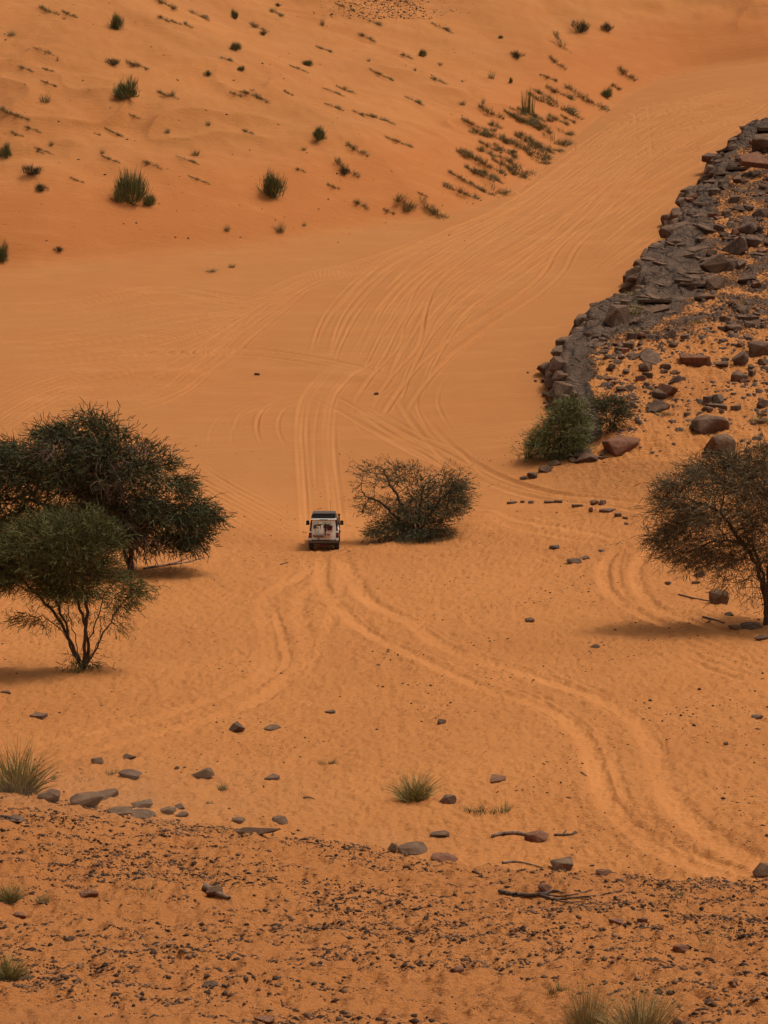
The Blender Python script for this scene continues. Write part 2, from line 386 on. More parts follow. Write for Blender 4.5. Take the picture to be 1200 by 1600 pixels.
# crossing at the brow on the right
one([(640,610),(672,660),(720,708),(780,744),(850,767),(920,777),(1007,787),(1100,797),(1230,806)], .22, .12, .6, 1)
one([(610,600),(650,668),(705,725),(775,760),(850,781),(920,789),(1007,801),(1100,812),(1230,822)], .22, .12, .6, 1)
one([(700,770),(780,805),(885,825),(937,836),(985,852)], .2, .06, .5, .8)
one([(690,782),(780,815),(870,838),(960,850)], .2, .05, .5, .8)
one([(640,640),(700,705),(770,752),(850,773),(930,782),(1010,793)], .14, .06, .5, .7)
# straight down to the car
for k, (dx, j) in enumerate(((0, 0), (7, 6), (-7, 3))):
    one([(482+dx,850),(478+dx,780),(474+dx,720),(472+dx,670),(479+dx,625),(505+dx,592),(545+j,565),(600+j,545)], .19, .07 if k == 0 else .04, .45, .9)
    one([(531+dx,850),(524+dx,780),(517+dx,720),(515+dx,665),(524+dx,618),(550+dx,590),(590+j,562),(640+j,535)], .19, .07 if k == 0 else .04, .45, .9)
one([(496,800),(492,720),(494,660),(508,612),(545,580)], .12, .03, .4, .6)
# the fan that climbs the valley to the upper right
G = [[(472,545),(475,522),(500,478),(540,438),(600,408),(700,364),(800,322),(900,246),(1000,176),(1220,114)],
     [(512,575),(520,530),(555,480),(590,430),(650,392),(750,345),(850,290),(930,236),(1030,176),(1220,126)],
     [(545,590),(570,545),(600,488),(640,440),(720,388),(820,330),(900,272),(1000,205),(1100,160),(1220,140)],
     [(600,610),(625,560),(655,500),(700,440),(780,388),(860,335),(950,272),(1050,215),(1220,158)],
     [(640,640),(655,590),(680,540),(730,480),(810,430),(880,385),(960,315),(1050,245),(1130,200),(1220,176)]]
G = [catmull(g, 6) for g in G]
def resamp(P, n=14):
    d = np.r_[0, np.cumsum(np.linalg.norm(np.diff(P, axis=0), axis=1))]
    t = np.linspace(0, d[-1], n); return np.c_[np.interp(t, d, P[:, 0]), np.interp(t, d, P[:, 1])]
G = np.array([resamp(g) for g in G])
r2 = np.random.default_rng(8)
for k in range(56):
    t = (r2.uniform(0, 3.999) if k % 2 else np.clip(r2.choice([.2, 1.1, 2.3, 3.4])+r2.normal()*.22, 0, 3.99)); dt = r2.uniform(-1.5, 1.5)
    tt = np.clip(t+dt*np.linspace(-.5, .5, 14)+.12*np.sin(np.linspace(0, 6, 14)+r2.uniform(0, 6)), 0, 3.999)
    i = tt.astype(int); f = (tt-i)[:, None]; ar = np.arange(14)
    P = G[i, ar]*(1-f)+G[i+1, ar]*f
    a = int(r2.choice([0, 0, 1, 2, 3, 5, 7])); b = 14-int(r2.choice([0, 0, 0, 2, 4, 6]))
    pair([tuple(p) for p in P[a:max(b, a+4)]], 1.5, r2.uniform(.10, .17), r2.uniform(.03, .08), .9, r2.uniform(.35, .9))
pair([(605,668),(640,612),(682,562),(752,508),(825,462),(866,425),(884,392),(912,365),(960,338),(1060,268),(1220,190)], 1.6, .20, .14, .8, 1)
pair([(560,640),(600,585),(640,540),(650,490),(672,440),(730,392),(800,348)], 1.5, .18, .12, .8, .9)
for k in range(26):   # wind and wheel streaks across the upper channel
    t0 = k/26; x0 = 800+150*t0+r2.uniform(-40, 40); y0 = 300+150*t0
    one([(x0, y0),(x0+110+r2.uniform(-20,20), y0-75-r2.uniform(0,12)),(x0+210, y0-140+8*r2.normal()),(1220, 118+88*t0+4*r2.normal())], .15, .07, .8, .5)
pair([(1008,262),(1006,225),(1004,196),(1003,170),(1008,150)], 1.5, .14, .06, .7, .8)
# long pair that sweeps across from the left
pair([(-30,572),(60,562),(140,554),(220,549),(310,547),(400,551),(470,560),(540,574),(590,590),(630,606)], 1.6, .20, .13, .8, 1)
for k in range(20):
    y0 = 478+9.5*k+4*r2.normal(); e = r2.uniform(0, 1)
    P = [(-30, y0),(120, y0-12-10*e),(260, y0-28-20*e),(390, 486+.25*(y0-500)-25*e),(480, 452-24*e),(570, 418-10*e),(690, 368)]
    pair(P[:(7 if k % 3 else 5)] if y0 < 600 else P[:5], 1.5, .14, r2.uniform(.04, .09), .7, r2.uniform(.3, .7))
# turning circles and crossings in the middle
pair([(352,712),(345,690),(350,665),(375,642),(420,628),(470,618),(520,600)], 1.5, .15, .07, .7, .8)
pair([(440,712),(425,690),(418,665),(428,640),(465,622),(510,604)], 1.5, .15, .07, .7, .8)
pair([(395,690),(385,668),(392,648),(420,634),(455,630)], 1.5, .15, .07, .7, .7)
pair([(620,690),(590,680),(570,655),(572,628),(600,600),(640,575)], 1.5, .15, .08, .7, .8)
pair([(700,690),(680,660),(668,630),(676,600),(700,570)], 1.5, .15, .07, .7, .7)
for k in range(9):
    a = r2.uniform(-20, 20); pair([(455+11*k+a, 600+3*k),(520+9*k, 628+3*k),(590+7*k, 668+2*k),(660+5*k, 706),(740, 738+k),(800, 756+2*k)], 1.5, .15, r2.uniform(.05, .10), .7, .7)
for k in range(6):
    pair([(250+10*k, 690+12*k),(330+5*k, 745+10*k),(400, 782+8*k),(470, 826+6*k)], 1.5, .15, .05, .6, .6)
for k in range(8):
    pair([(-30, 690-10*k),(80, 622-6*k),(200, 596-4*k),(330, 588-5*k),(430, 560-8*k)][:3+k % 3], 1.5, .15, .045, .6, .5)
# ------------------------------------------------------------------ low sand ridges
RIDGES = [([(70,600),(130,590),(200,586),(280,587),(350,596)], 1.3, .34), ([(385,596),(430,588),(480,585),(540,588),(600,596)], 1.2, .34),
          ([(590,858),(660,838),(720,827),(790,800),(870,795),(1000,800)], 1.3, .30), ([(240,900),(330,880),(420,872),(480,868)], 1.4, .25),
          ([(545,872),(600,856),(690,834)], 1.0, .25), ([(-30,1080),(100,1065),(240,1040)], 2.0, .3), ([(1020,935),(1100,955),(1210,985)], .8, .2)]

# grassy drifts on the dune: px, py, w, h, and the run of the drift in pixels
RR = [(75,18,32,10,28,12),(108,24,22,8,22,10),(260,10,26,12,28,18),(311,25,26,10,24,16),(255,32,18,8,18,10),(293,41,12,7,10,8),(403,45,22,10,22,14),(432,22,14,9,16,12),(585,38,18,8,18,10),(572,60,28,8,26,14),
(15,180,34,12,32,14),(75,110,20,6,18,6),(216,102,36,9,38,18),(205,100,18,8,14,10),(392,150,38,9,40,14),(405,152,30,9,28,20),(190,212,52,6,54,26),(222,106,16,6,16,12),(152,210,10,5,10,5),(237,258,28,8,30,14),
(450,146,14,6,14,8),(540,141,30,9,30,12),(597,118,40,9,40,20),(560,178,18,8,16,10),(592,187,44,9,46,16),(540,266,34,14,34,26),(557,236,32,12,32,20),(625,223,44,9,46,18),(647,160,28,8,28,14),(563,322,26,12,22,14),
(672,324,34,14,30,30),(684,332,26,16,26,22),(632,322,22,20,20,22),(690,45,30,8,30,16),(634,90,22,8,20,8),(880,78,24,11,34,44),(870,100,20,9,24,20),(860,125,22,8,22,10),(876,172,54,16,58,34),(850,150,34,9,34,22),
(915,155,62,14,66,38),(978,118,22,13,24,20),(962,137,12,9,10,10),(748,212,40,18,30,10),(772,198,28,14,24,8),(795,225,26,13,28,18),(812,232,30,13,32,20),(834,236,52,16,58,32),(868,216,48,20,50,28),(850,205,22,16,20,12),
(758,262,54,17,60,32),(812,262,44,17,50,30),(790,240,34,13,36,24),(776,290,50,17,54,34),(745,272,28,14,24,10),(720,302,52,15,58,22),(660,305,18,6,16,8),(608,332,18,9,18,10),(790,252,24,13,22,14),(820,215,28,12,26,14),
(735,245,30,12,26,14),(765,232,34,12,34,18),(805,268,36,13,36,22),(843,250,30,12,34,18),(762,300,30,9,32,18),(840,196,30,12,26,14),(700,290,18,7,14,6),(888,188,22,8,24,14)]
_r = np.random.default_rng(91)
for _q in range(34):
    _x = _r.uniform(715, 885); _y = 150+(_x-715)*-.25+_r.uniform(35, 150)
    if _y > 345-.62*(_x-700): continue
    _w = _r.uniform(22, 48); RR.append((_x, _y, _w, _r.uniform(9, 15), _w*1.0, _w*.52))
for _q in range(26):
    _w = _r.uniform(14, 34); RR.append((_r.uniform(20, 700), _r.uniform(10, 300), _w, _r.uniform(5, 9), _w, _w*.4))
for q in RR:
    RIDGES.append(([(q[0]-q[4]/2, q[1]-q[5]/2), (q[0], q[1]+1), (q[0]+q[4]/2, q[1]+q[5]/2)], .60, .14+.010*q[3]))
for mx, my, mw in ((425,306,30),(203,314,32),(197,151,24),(497,217,16),(182,45,16),(906,49,20),(176,100,16),(48,270,24),(825,176,18),(538,270,14)):
    RIDGES.append(([(mx-mw*.7, my-3), (mx, my), (mx+mw*.7, my+4)], .95, .34))
# bare hummock crests
for hx, hy, hw in ((255,80,40),(290,125,46),(395,140,44),(120,185,50),(60,262,44),(160,150,40),(520,60,50),(610,105,36),(330,60,34),(450,90,40),(540,120,40),(130,90,50),(30,130,40),(700,60,44),(600,150,40),(470,180,40),(330,200,46),(250,215,50),(60,330,44),(500,265,40),(640,200,40),(700,150,40)):
    RIDGES.append(([(hx-hw/2, hy-hw*.10), (hx-hw*.1, hy-hw*.02), (hx+hw/2, hy+hw*.30)], .85, .30))

# ------------------------------------------------------------------ ground mesh
def stamp(P, rad, fn, tp=4.0):
    P = np.asarray(P)
    seg = np.linalg.norm(np.diff(P, axis=0), axis=1); cs = np.r_[0, np.cumsum(seg)]
    wob = rng.uniform(0, 9)
    for i in range(len(P)-1):
        a, b = P[i], P[i+1]
        j0, j1 = np.searchsorted(rows, [min(a[1], b[1])-rad, max(a[1], b[1])+rad])
        if j1 <= j0: continue
        yl, yh = rows[j0], rows[min(j1, len(rows)-1)]
        xs = min(a[0], b[0])-rad, max(a[0], b[0])+rad
        lo = min(xs[0]/yl, xs[0]/yh); hi = max(xs[1]/yl, xs[1]/yh)
        i0, i1 = np.searchsorted(us, [lo, hi])
        if i1 <= i0: continue
        sx, sy = X[j0:j1, i0:i1], Y[j0:j1, i0:i1]
        d = b-a; L = d@d+1e-12
        t = np.clip(((sx-a[0])*d[0]+(sy-a[1])*d[1])/L, 0, 1)
        al = cs[i]+t*seg[i]
        js_ = min(j0, len(rows)-2); rsp = (rows[js_+1]-rows[js_])*.55*abs(d[0])/math.sqrt(L)
        brk = np.clip(.75+1.1*pn(sx*.07, sy*.05, int(wob*7)), .35, 1.1) if a[1] > 150 else 1.0
        k = brk*sstep(0, tp, al)*sstep(0, tp, cs[-1]-al)*(.72+.28*np.sin(al*.37+wob)*np.sin(al*.13+2*wob))
        fn(slice(j0, j1), slice(i0, i1), np.sqrt((sx-a[0]-t*d[0])**2+(sy-a[1]-t*d[1])**2), k, rsp)
RUT = np.zeros(X.shape); BERM = np.zeros(X.shape); TCOL = np.zeros(X.shape)
for P, w_, d_, b_, c_ in TR:
    far = float(np.clip((np.mean(np.asarray(P)[:, 1])-145)/20, 0, 1)); d_ = d_*(.95+.75*far); w_ = w_*(1-.22*far); c_ = c_*(.36+.24*far); ex = 2 if far > 0 else 4
    if not far: w_ *= 1.25; b_ *= .6
    def f(js, is_, r, k, rsp):
        w = math.sqrt(w_*w_+rsp*rsp)
        if not far: r = r+.05*pn(X[js, is_]*1.3, Y[js, is_]*1.3, 81)+.04*pn(X[js, is_]*4, Y[js, is_]*4, 82)
        RUT[js, is_] = np.maximum(RUT[js, is_], k*d_*np.exp(-(np.abs(r)/w)**ex))
        BERM[js, is_] = np.maximum(BERM[js, is_], k*d_*b_*np.exp(-((r-1.75*w)/(.65*w))**2))
        TCOL[js, is_] = np.maximum(TCOL[js, is_], k*c_*np.exp(-(r/((1.35 if far else 1.1)*w))**4))
    stamp(P, w_*3.2+.5, f, 9.0 if far else 4.0)
RD = np.zeros(X.shape)
for P, w_, h_ in RIDGES:
    W_ = wcurve(P)
    def f(js, is_, r, k, rsp): RD[js, is_] = np.maximum(RD[js, is_], k*h_*np.exp(-(r/w_)**2))
    stamp(W_, w_*2.5, f, 3.0 if w_ > .7 else 1.0)
COARSE = np.maximum(1-sstep(52, 70, Y)*.25, 0)*(1-sstep(142, 152, Y+pn(X*.1, X*0, 3)*6+np.clip(-X-5, 0, 60)*.0))
COARSE = np.maximum(COARSE, sstep(-.5, 2, SH)*.9)
COARSE = np.maximum(COARSE, sstep(4, 12, X-.02*Y)*sstep(138, 150, Y)*(1-sstep(155, 168, Y))*.9)
COARSE = np.maximum(COARSE, sstep(5, 25, SD)*.25)
COARSE = np.clip(COARSE*(1-np.clip(TCOL, 0, 1)*.9), 0, 1)
Z = Z+RD-RUT+BERM*(1-np.clip(RUT/.05, 0, 1))
LUMP = (.08*pn(X*1.3, Y*.8, 31)+.08*pn(X*3.0, Y*1.6, 32)+.045*pn(X*6, Y*3.5, 33))*COARSE*(1-.6*sstep(0, 10, SD))
FG = 1-sstep(52, 66, Y)
LUMP = LUMP+FG*(.16*np.clip(pn(X*.8, Y*1.1, 34), 0, 1)+.05*pn(X*2.5, Y*3.5, 38)+.028*pn(X*7, Y*7, 35))
LUMP = LUMP+sstep(0, 2, SH)*(.10*pn(X*1.3, Y*1.0, 36)+.06*pn(X*3, Y*2, 37))
Z = Z+LUMP
SLAB_PX = [(900,476),(978,444),(984,408),(1038,348),(1058,298),(1098,272),(1108,240),(1146,203),(1168,186),(1215,178),(1215,215),(1160,230),(1150,262),(1128,300),(1112,340),(1105,395),(1098,452),(1072,480),(1040,500),(1000,512),(960,520),(925,560),(915,600),(905,640),(896,668),(884,640),(870,590),(860,555),(872,520)]
slx, sly = cast(*np.array(SLAB_PX).T, base_z); SLAB = np.c_[slx, sly]
def inpoly(x, y, P):
    c = np.zeros(np.shape(x), bool); n = len(P)
    for i in range(n):
        x1, y1 = P[i]; x2, y2 = P[(i+1) % n]
        m = ((y1 > y) != (y2 > y)) & (x < (x2-x1)*(y-y1)/(y2-y1+1e-12)+x1); c ^= m
    return c
def slab_mask(x, y):
    d, _ = polydist(x, y, np.vstack([SLAB, SLAB[:1]])); s = np.where(inpoly(x, y, SLAB), d, -d)
    return np.clip(.5+s/2.4+.35*fbm(x*.35, y*.28, 40, 3), 0, 1)
ROCKM = np.zeros(X.shape); mm = SH > -3
ROCKM[mm] = slab_mask(X[mm], Y[mm])
ROCKM[mm] = np.maximum(ROCKM[mm], .46*sstep(.3, 2.5, SH[mm])*sstep(166, 180, Y[mm])+.18*pn(X[mm]*.4, Y[mm]*.35, 44)*sstep(160, 172, Y[mm]))
edge_face = sstep(-.12, .05, SH)*(1-sstep(1.5, 3.0, SH))*sstep(156, 164, Y)
ROCKM = np.maximum(ROCKM, edge_face)*sstep(-.15, .05, SH)
DU = sstep(-1, 3, SD)
FAR_DIM = np.clip((1-DU)*sstep(136, 160, Y)*.75*(1-sstep(-.5, 1, SH)), 0, 1)
FAR_DIM = np.clip(FAR_DIM/.75+DU*np.clip(.9+.4*pn(X*.05, Y*.09, 50), 0, 1), 0, 1)  # valley and dune colour dimmed to balance the shaded near slope
RED = np.clip(DU*(1-sstep(6, 16, SD))*1.0+FG*.30+DU*.1, 0, 1)
GRAV = np.clip(FG+.30*sstep(62, 70, Y)*(1-sstep(140, 150, Y)), 0, 1)
gx, gy = cast([610], [12], base_z)
GRAV = np.maximum(GRAV, 1.0*np.exp(-(((X-gx[0])/3.2)**2+((Y-gy[0]-4)/7)**2)))
GRAV = np.maximum(GRAV, .8*sstep(1, 4, SH))
GRAV = GRAV*(1-TCOL)

def grid_normals(X, Y, Z):
    P = np.stack([X, Y, Z], -1)
    du = np.gradient(P, axis=1); dv = np.gradient(P, axis=0)
    n = np.cross(du, dv); n /= np.linalg.norm(n, axis=-1)[..., None]+1e-12; return n
NRM = grid_normals(X, Y, Z)
def mesh_np(name, V, F, mat, smooth=False, parent=None, link=True):
    me = bpy.data.meshes.new(name); V = np.asarray(V, np.float32); F = np.asarray(F, np.int32); k = F.shape[1]
    me.vertices.add(len(V)); me.vertices.foreach_set('co', V.ravel())
    me.loops.add(F.size); me.loops.foreach_set('vertex_index', F.ravel())
    me.polygons.add(len(F)); me.polygons.foreach_set('loop_start', np.arange(0, F.size, k, dtype=np.int32))
    if smooth: me.polygons.foreach_set('use_smooth', np.ones(len(F), bool))
    me.update(calc_edges=True); me.materials.append(mat)
    if not link: return me
    o = bpy.data.objects.new(name, me); COL.objects.link(o)
    if parent is not None: o.parent = parent
    return o
def struct(o, k='structure'): o['kind'] = k; return o
nr, nc = X.shape
idx = np.arange(nr*nc).reshape(nr, nc)
Q = np.stack([idx[:-1,:-1], idx[:-1,1:], idx[1:,1:], idx[1:,:-1]], -1).reshape(-1, 4)
qc = (np.arange(nr-1)[:, None]*nc+np.arange(nc-1)[None]).ravel()
sdq, shq, yq, xq = SD.ravel()[qc], SH.ravel()[qc], Y.ravel()[qc], X.ravel()[qc]
lim = np.interp(xq/np.maximum(yq, 1), [-.16,-.08,0,.08,.16], [68, 67, 65, 63, 62])
cat = np.where(yq < lim, 1, np.where(sdq > 0, 2, np.where((shq > -1.0) & (yq > 150), 3, 0)))
allV = np.stack([X, Y, Z], -1).reshape(-1, 3); alln = NRM.reshape(-1, 3)
zn = np.stack([FAR_DIM, RED, COARSE, np.ones_like(Z)], -1).reshape(-1, 4); mk = np.stack([np.clip(TCOL, 0, 1), ROCKM, GRAV, np.ones_like(Z)], -1).reshape(-1, 4)
for c, nm in ((0, 'ground'), (1, 'gravel_slope'), (2, 'sand_dune'), (3, 'rocky_terrain')):
    q = Q[cat == c]; u, inv = np.unique(q, return_inverse=True)
    o = mesh_np(nm, allV[u], inv.reshape(-1, 4), M_SAND, True)
    for an, ar in (('zones', zn), ('marks', mk)):
        a = o.data.attributes.new(an, 'FLOAT_COLOR', 'POINT'); a.data.foreach_set('color', ar[u].astype(np.float32).ravel())
    o.data.normals_split_custom_set_from_vertices(alln[u].tolist())
    struct(o)

# ------------------------------------------------------------------ things: naming helpers
THINGS = []      # (object, px, py) for label checks
def px_of(x, y, z):
    d = CP*y-SP*z; return 600+FPX*x/d, 800-FPX*(SP*y+CP*z)/d
def scale_at(x, y, z): return FPX/(CP*y-SP*z)       # photograph pixels per metre
def tag(o, label, cat, group=None):
    o['label'] = label; o['category'] = cat
    if group: o['group'] = group
    THINGS.append(o); return o
def empty(name, loc, rz=0):
    o = bpy.data.objects.new(name, None); COL.objects.link(o); o.location = loc; o.rotation_euler = (0, 0, rz)
    o.empty_display_size = .3; return o
def inst(name, me, loc, rot, sc, parent=None):
    o = bpy.data.objects.new(name, me); COL.objects.link(o); o.location = loc; o.rotation_euler = rot; o.scale = sc
    if parent is not None: o.parent = parent
    return o
def spot(px, py):
    """point of the finished ground under a photograph pixel"""
    x, y = cast(px, py, lambda a, b: surf_z(np.ravel(a), np.ravel(b)).reshape(np.shape(a)), step=.5)
    return float(x[0]), float(y[0]), float(surf_z(x, y)[0])
def gnorm(x, y, e=.4):
    z = surf_z([x, x+e, x], [y, y, y+e]); n = Vector((-(z[1]-z[0])/e, -(z[2]-z[0])/e, 1)); n.normalize(); return n

# ------------------------------------------------------------------ rocks
def hull_rock(seed, kind, mat, bevel=.03):
    r = np.random.default_rng(seed)
    if kind == 'block':
        P = r.uniform(-1, 1, (16, 3)); k = np.argmax(np.abs(P), 1); P[np.arange(16), k] = np.sign(P[np.arange(16), k])*r.uniform(.8, 1, 16)
        P[:, 2] = np.where(P[:, 2] > 0, P[:, 2]*.9, P[:, 2])
    elif kind == 'slab':
        a = np.sort(r.uniform(0, 2*np.pi, 7)); q = np.c_[np.cos(a), np.sin(a)]*r.uniform(.75, 1.05, (7, 1))
        P = np.vstack([np.c_[q*r.uniform(.9, .98, (7, 1)), np.ones(7)*r.uniform(.8, 1, 7)], np.c_[q, np.zeros(7)+r.uniform(-.3, .5, 7)], np.c_[q*.9, -np.ones(7)]])
    elif kind == 'wedge':
        P = r.normal(size=(13, 3)); P /= np.linalg.norm(P, axis=1)[:, None]; P[:, 2] = np.where(P[:, 2] > 0, P[:, 2]*(1+P[:, 0]*.6), P[:, 2]); P[:, :2] = np.sign(P[:, :2])*np.abs(P[:, :2])**.7
    else:
        P = r.normal(size=(24, 3)); P /= np.linalg.norm(P, axis=1)[:, None]; P = np.sign(P)*np.abs(P)**.8
    P = P/np.abs(P).max(0)
    bm = bmesh.new()
    for p in P: bm.verts.new(p)
    h = bmesh.ops.convex_hull(bm, input=bm.verts)
    bmesh.ops.delete(bm, geom=[v for v in bm.verts if not v.link_faces], context='VERTS')
    if bevel:
        bmesh.ops.dissolve_limit(bm, angle_limit=math.radians(14), verts=bm.verts, edges=bm.edges)
        bmesh.ops.bevel(bm, geom=list(bm.edges), offset=bevel*2, segments=1, affect='EDGES', clamp_overlap=True)
    me = bpy.data.meshes.new('rock'); bm.to_mesh(me); bm.free(); me.materials.append(mat); return me
RK = {}
def rockmesh(kind, mat, i):
    k = (kind, mat.name, i % 8)
    if k not in RK: RK[k] = hull_rock(100+(i % 8)*7+len(kind)*31, kind, mat)
    return RK[k]
rk_i = [0]
def put_rock(px, py, w, h, kind='boulder', mat=None, name='rock', parent=None, rot=None, depth=None, tilt=(0, 0), sink=.30, pos=None):
    """px,py = middle of the rock's foot in the photograph; w,h = its size there in pixels"""
    x, y, z = spot(px, py) if pos is None else pos
    s = scale_at(x, y, z); W = w/s/2; Hh = h/s/2
    rk_i[0] += 1; i = rk_i[0]
    D = depth if depth else W*random.uniform(.6, .95)
    # part of the height seen is the top face tilted to the lens
    Hh = max(Hh-D*math.sin(math.radians(13))*.8, Hh*.5)
    me = rockmesh(kind, mat or M_ROCK, i)
    o = inst(name, me, (x, y+D*.6, z+Hh*(1-sink)), (tilt[0], tilt[1], random.uniform(-.5, .5) if rot is None else rot), (W*1.04, D, Hh*(1+sink)), parent)
    return o

# ---- the rock ledge: blocks along its broken edge, slabs on its pavement
ledge_mid = EDGE[len(EDGE)//3]
ledge = empty('rock_ledge', (float(ledge_mid[0]), float(ledge_mid[1]), float(surf_z(ledge_mid[:1], ledge_mid[1:2])[0])))
tag(ledge, 'dark weathered rock ledge with broken edge running up beside the sandy valley', 'rock ledge')
LI = ledge.location.copy()
def along(P, step):
    seg = np.linalg.norm(np.diff(P, axis=0), axis=1); cs = np.r_[0, np.cumsum(seg)]
    s = np.arange(0, cs[-1], step); return np.c_[np.interp(s, cs, P[:, 0]), np.interp(s, cs, P[:, 1])], s
vis = EDGE[:len(EDGE)-1]
pts_e, ss = along(vis, 1.7)
nb = 0
for k in range(len(pts_e)-1):
    p = pts_e[k]; d = pts_e[k+1]-p; d /= np.linalg.norm(d)+1e-9; nin = np.array([d[1], -d[0]])     # towards the shelf
    ang = math.atan2(d[1], d[0]); Hs = float(shelf_H(p[1]))
    zb = float(base_z(np.array([p[0]-nin[0]*1.2]), np.array([p[1]-nin[1]*1.2]))[0])
    lay = 2 if Hs > 1.0 else 1
    for L in range(lay):
        if nb >= 290: break
        if p[1] > 196 and random.random() < .35: continue
        off = (.25 if L == 0 else .75)+random.uniform(-.2, .5); q = p+nin*off+d*random.uniform(-.4, .4)
        hh = Hs/lay*random.uniform(.50, .66); zz = zb+Hs*(L+.42)/lay+random.uniform(-.08, .08)
        me = rockmesh('block' if random.random() < .7 else 'boulder', M_LEDGE, random.randrange(8))
        if L == lay-1: hh *= random.uniform(.8, 1.0)
        inst('block', me, Vector((q[0], q[1], zz))-LI, (random.uniform(-.08, .08), random.uniform(-.08, .08), ang+random.uniform(-.25, .25)),
             (random.uniform(.6, 2.0), random.uniform(.5, 1.3), hh*random.uniform(.65, 1.1)), ledge); nb += 1
# crumbling foot
for k in range(60):
    p = pts_e[random.randrange(len(pts_e)-1)]; x, y = p[0]-random.uniform(.0, .5), p[1]+random.uniform(-.3, .3)
    if y > 175 and random.random() < .75: continue
    z = float(surf_z(x, y)[0]); s = random.uniform(.12, .35)
    inst('fallen_piece', rockmesh('boulder', M_LEDGE, k), Vector((x, y, z+s*.3))-LI, (0, 0, random.uniform(0, 6)), (s*1.2, s, s*.7), ledge)
ns = 0
for tries in range(6000):
    if ns >= 60: break
    y = random.uniform(166, 285); x = random.uniform(.06, .19)*y
    m = float(slab_mask(np.array([x]), np.array([y]))[0])
    if m < .55: continue
    z = float(surf_z(x, y)[0]); nrm = gnorm(x, y, 1.0)
    s = random.choice((.35, .5, .7, .9, 1.2))
    if float(shelf_s(np.array([x]), np.array([y]))[0]) < s*1.3+.4: continue
    q = nrm.to_track_quat('Z', 'Y').to_euler()
    t = random.uniform(.10, .16)
    inst('slab', rockmesh('slab', M_LEDGE, random.randrange(8)), Vector((x, y, z-t*.3))-LI, (q.x+random.uniform(-.05, .05), q.y+random.uniform(-.05, .05), random.uniform(0, 6.28)), (s*1.5, s, t), ledge); ns += 1

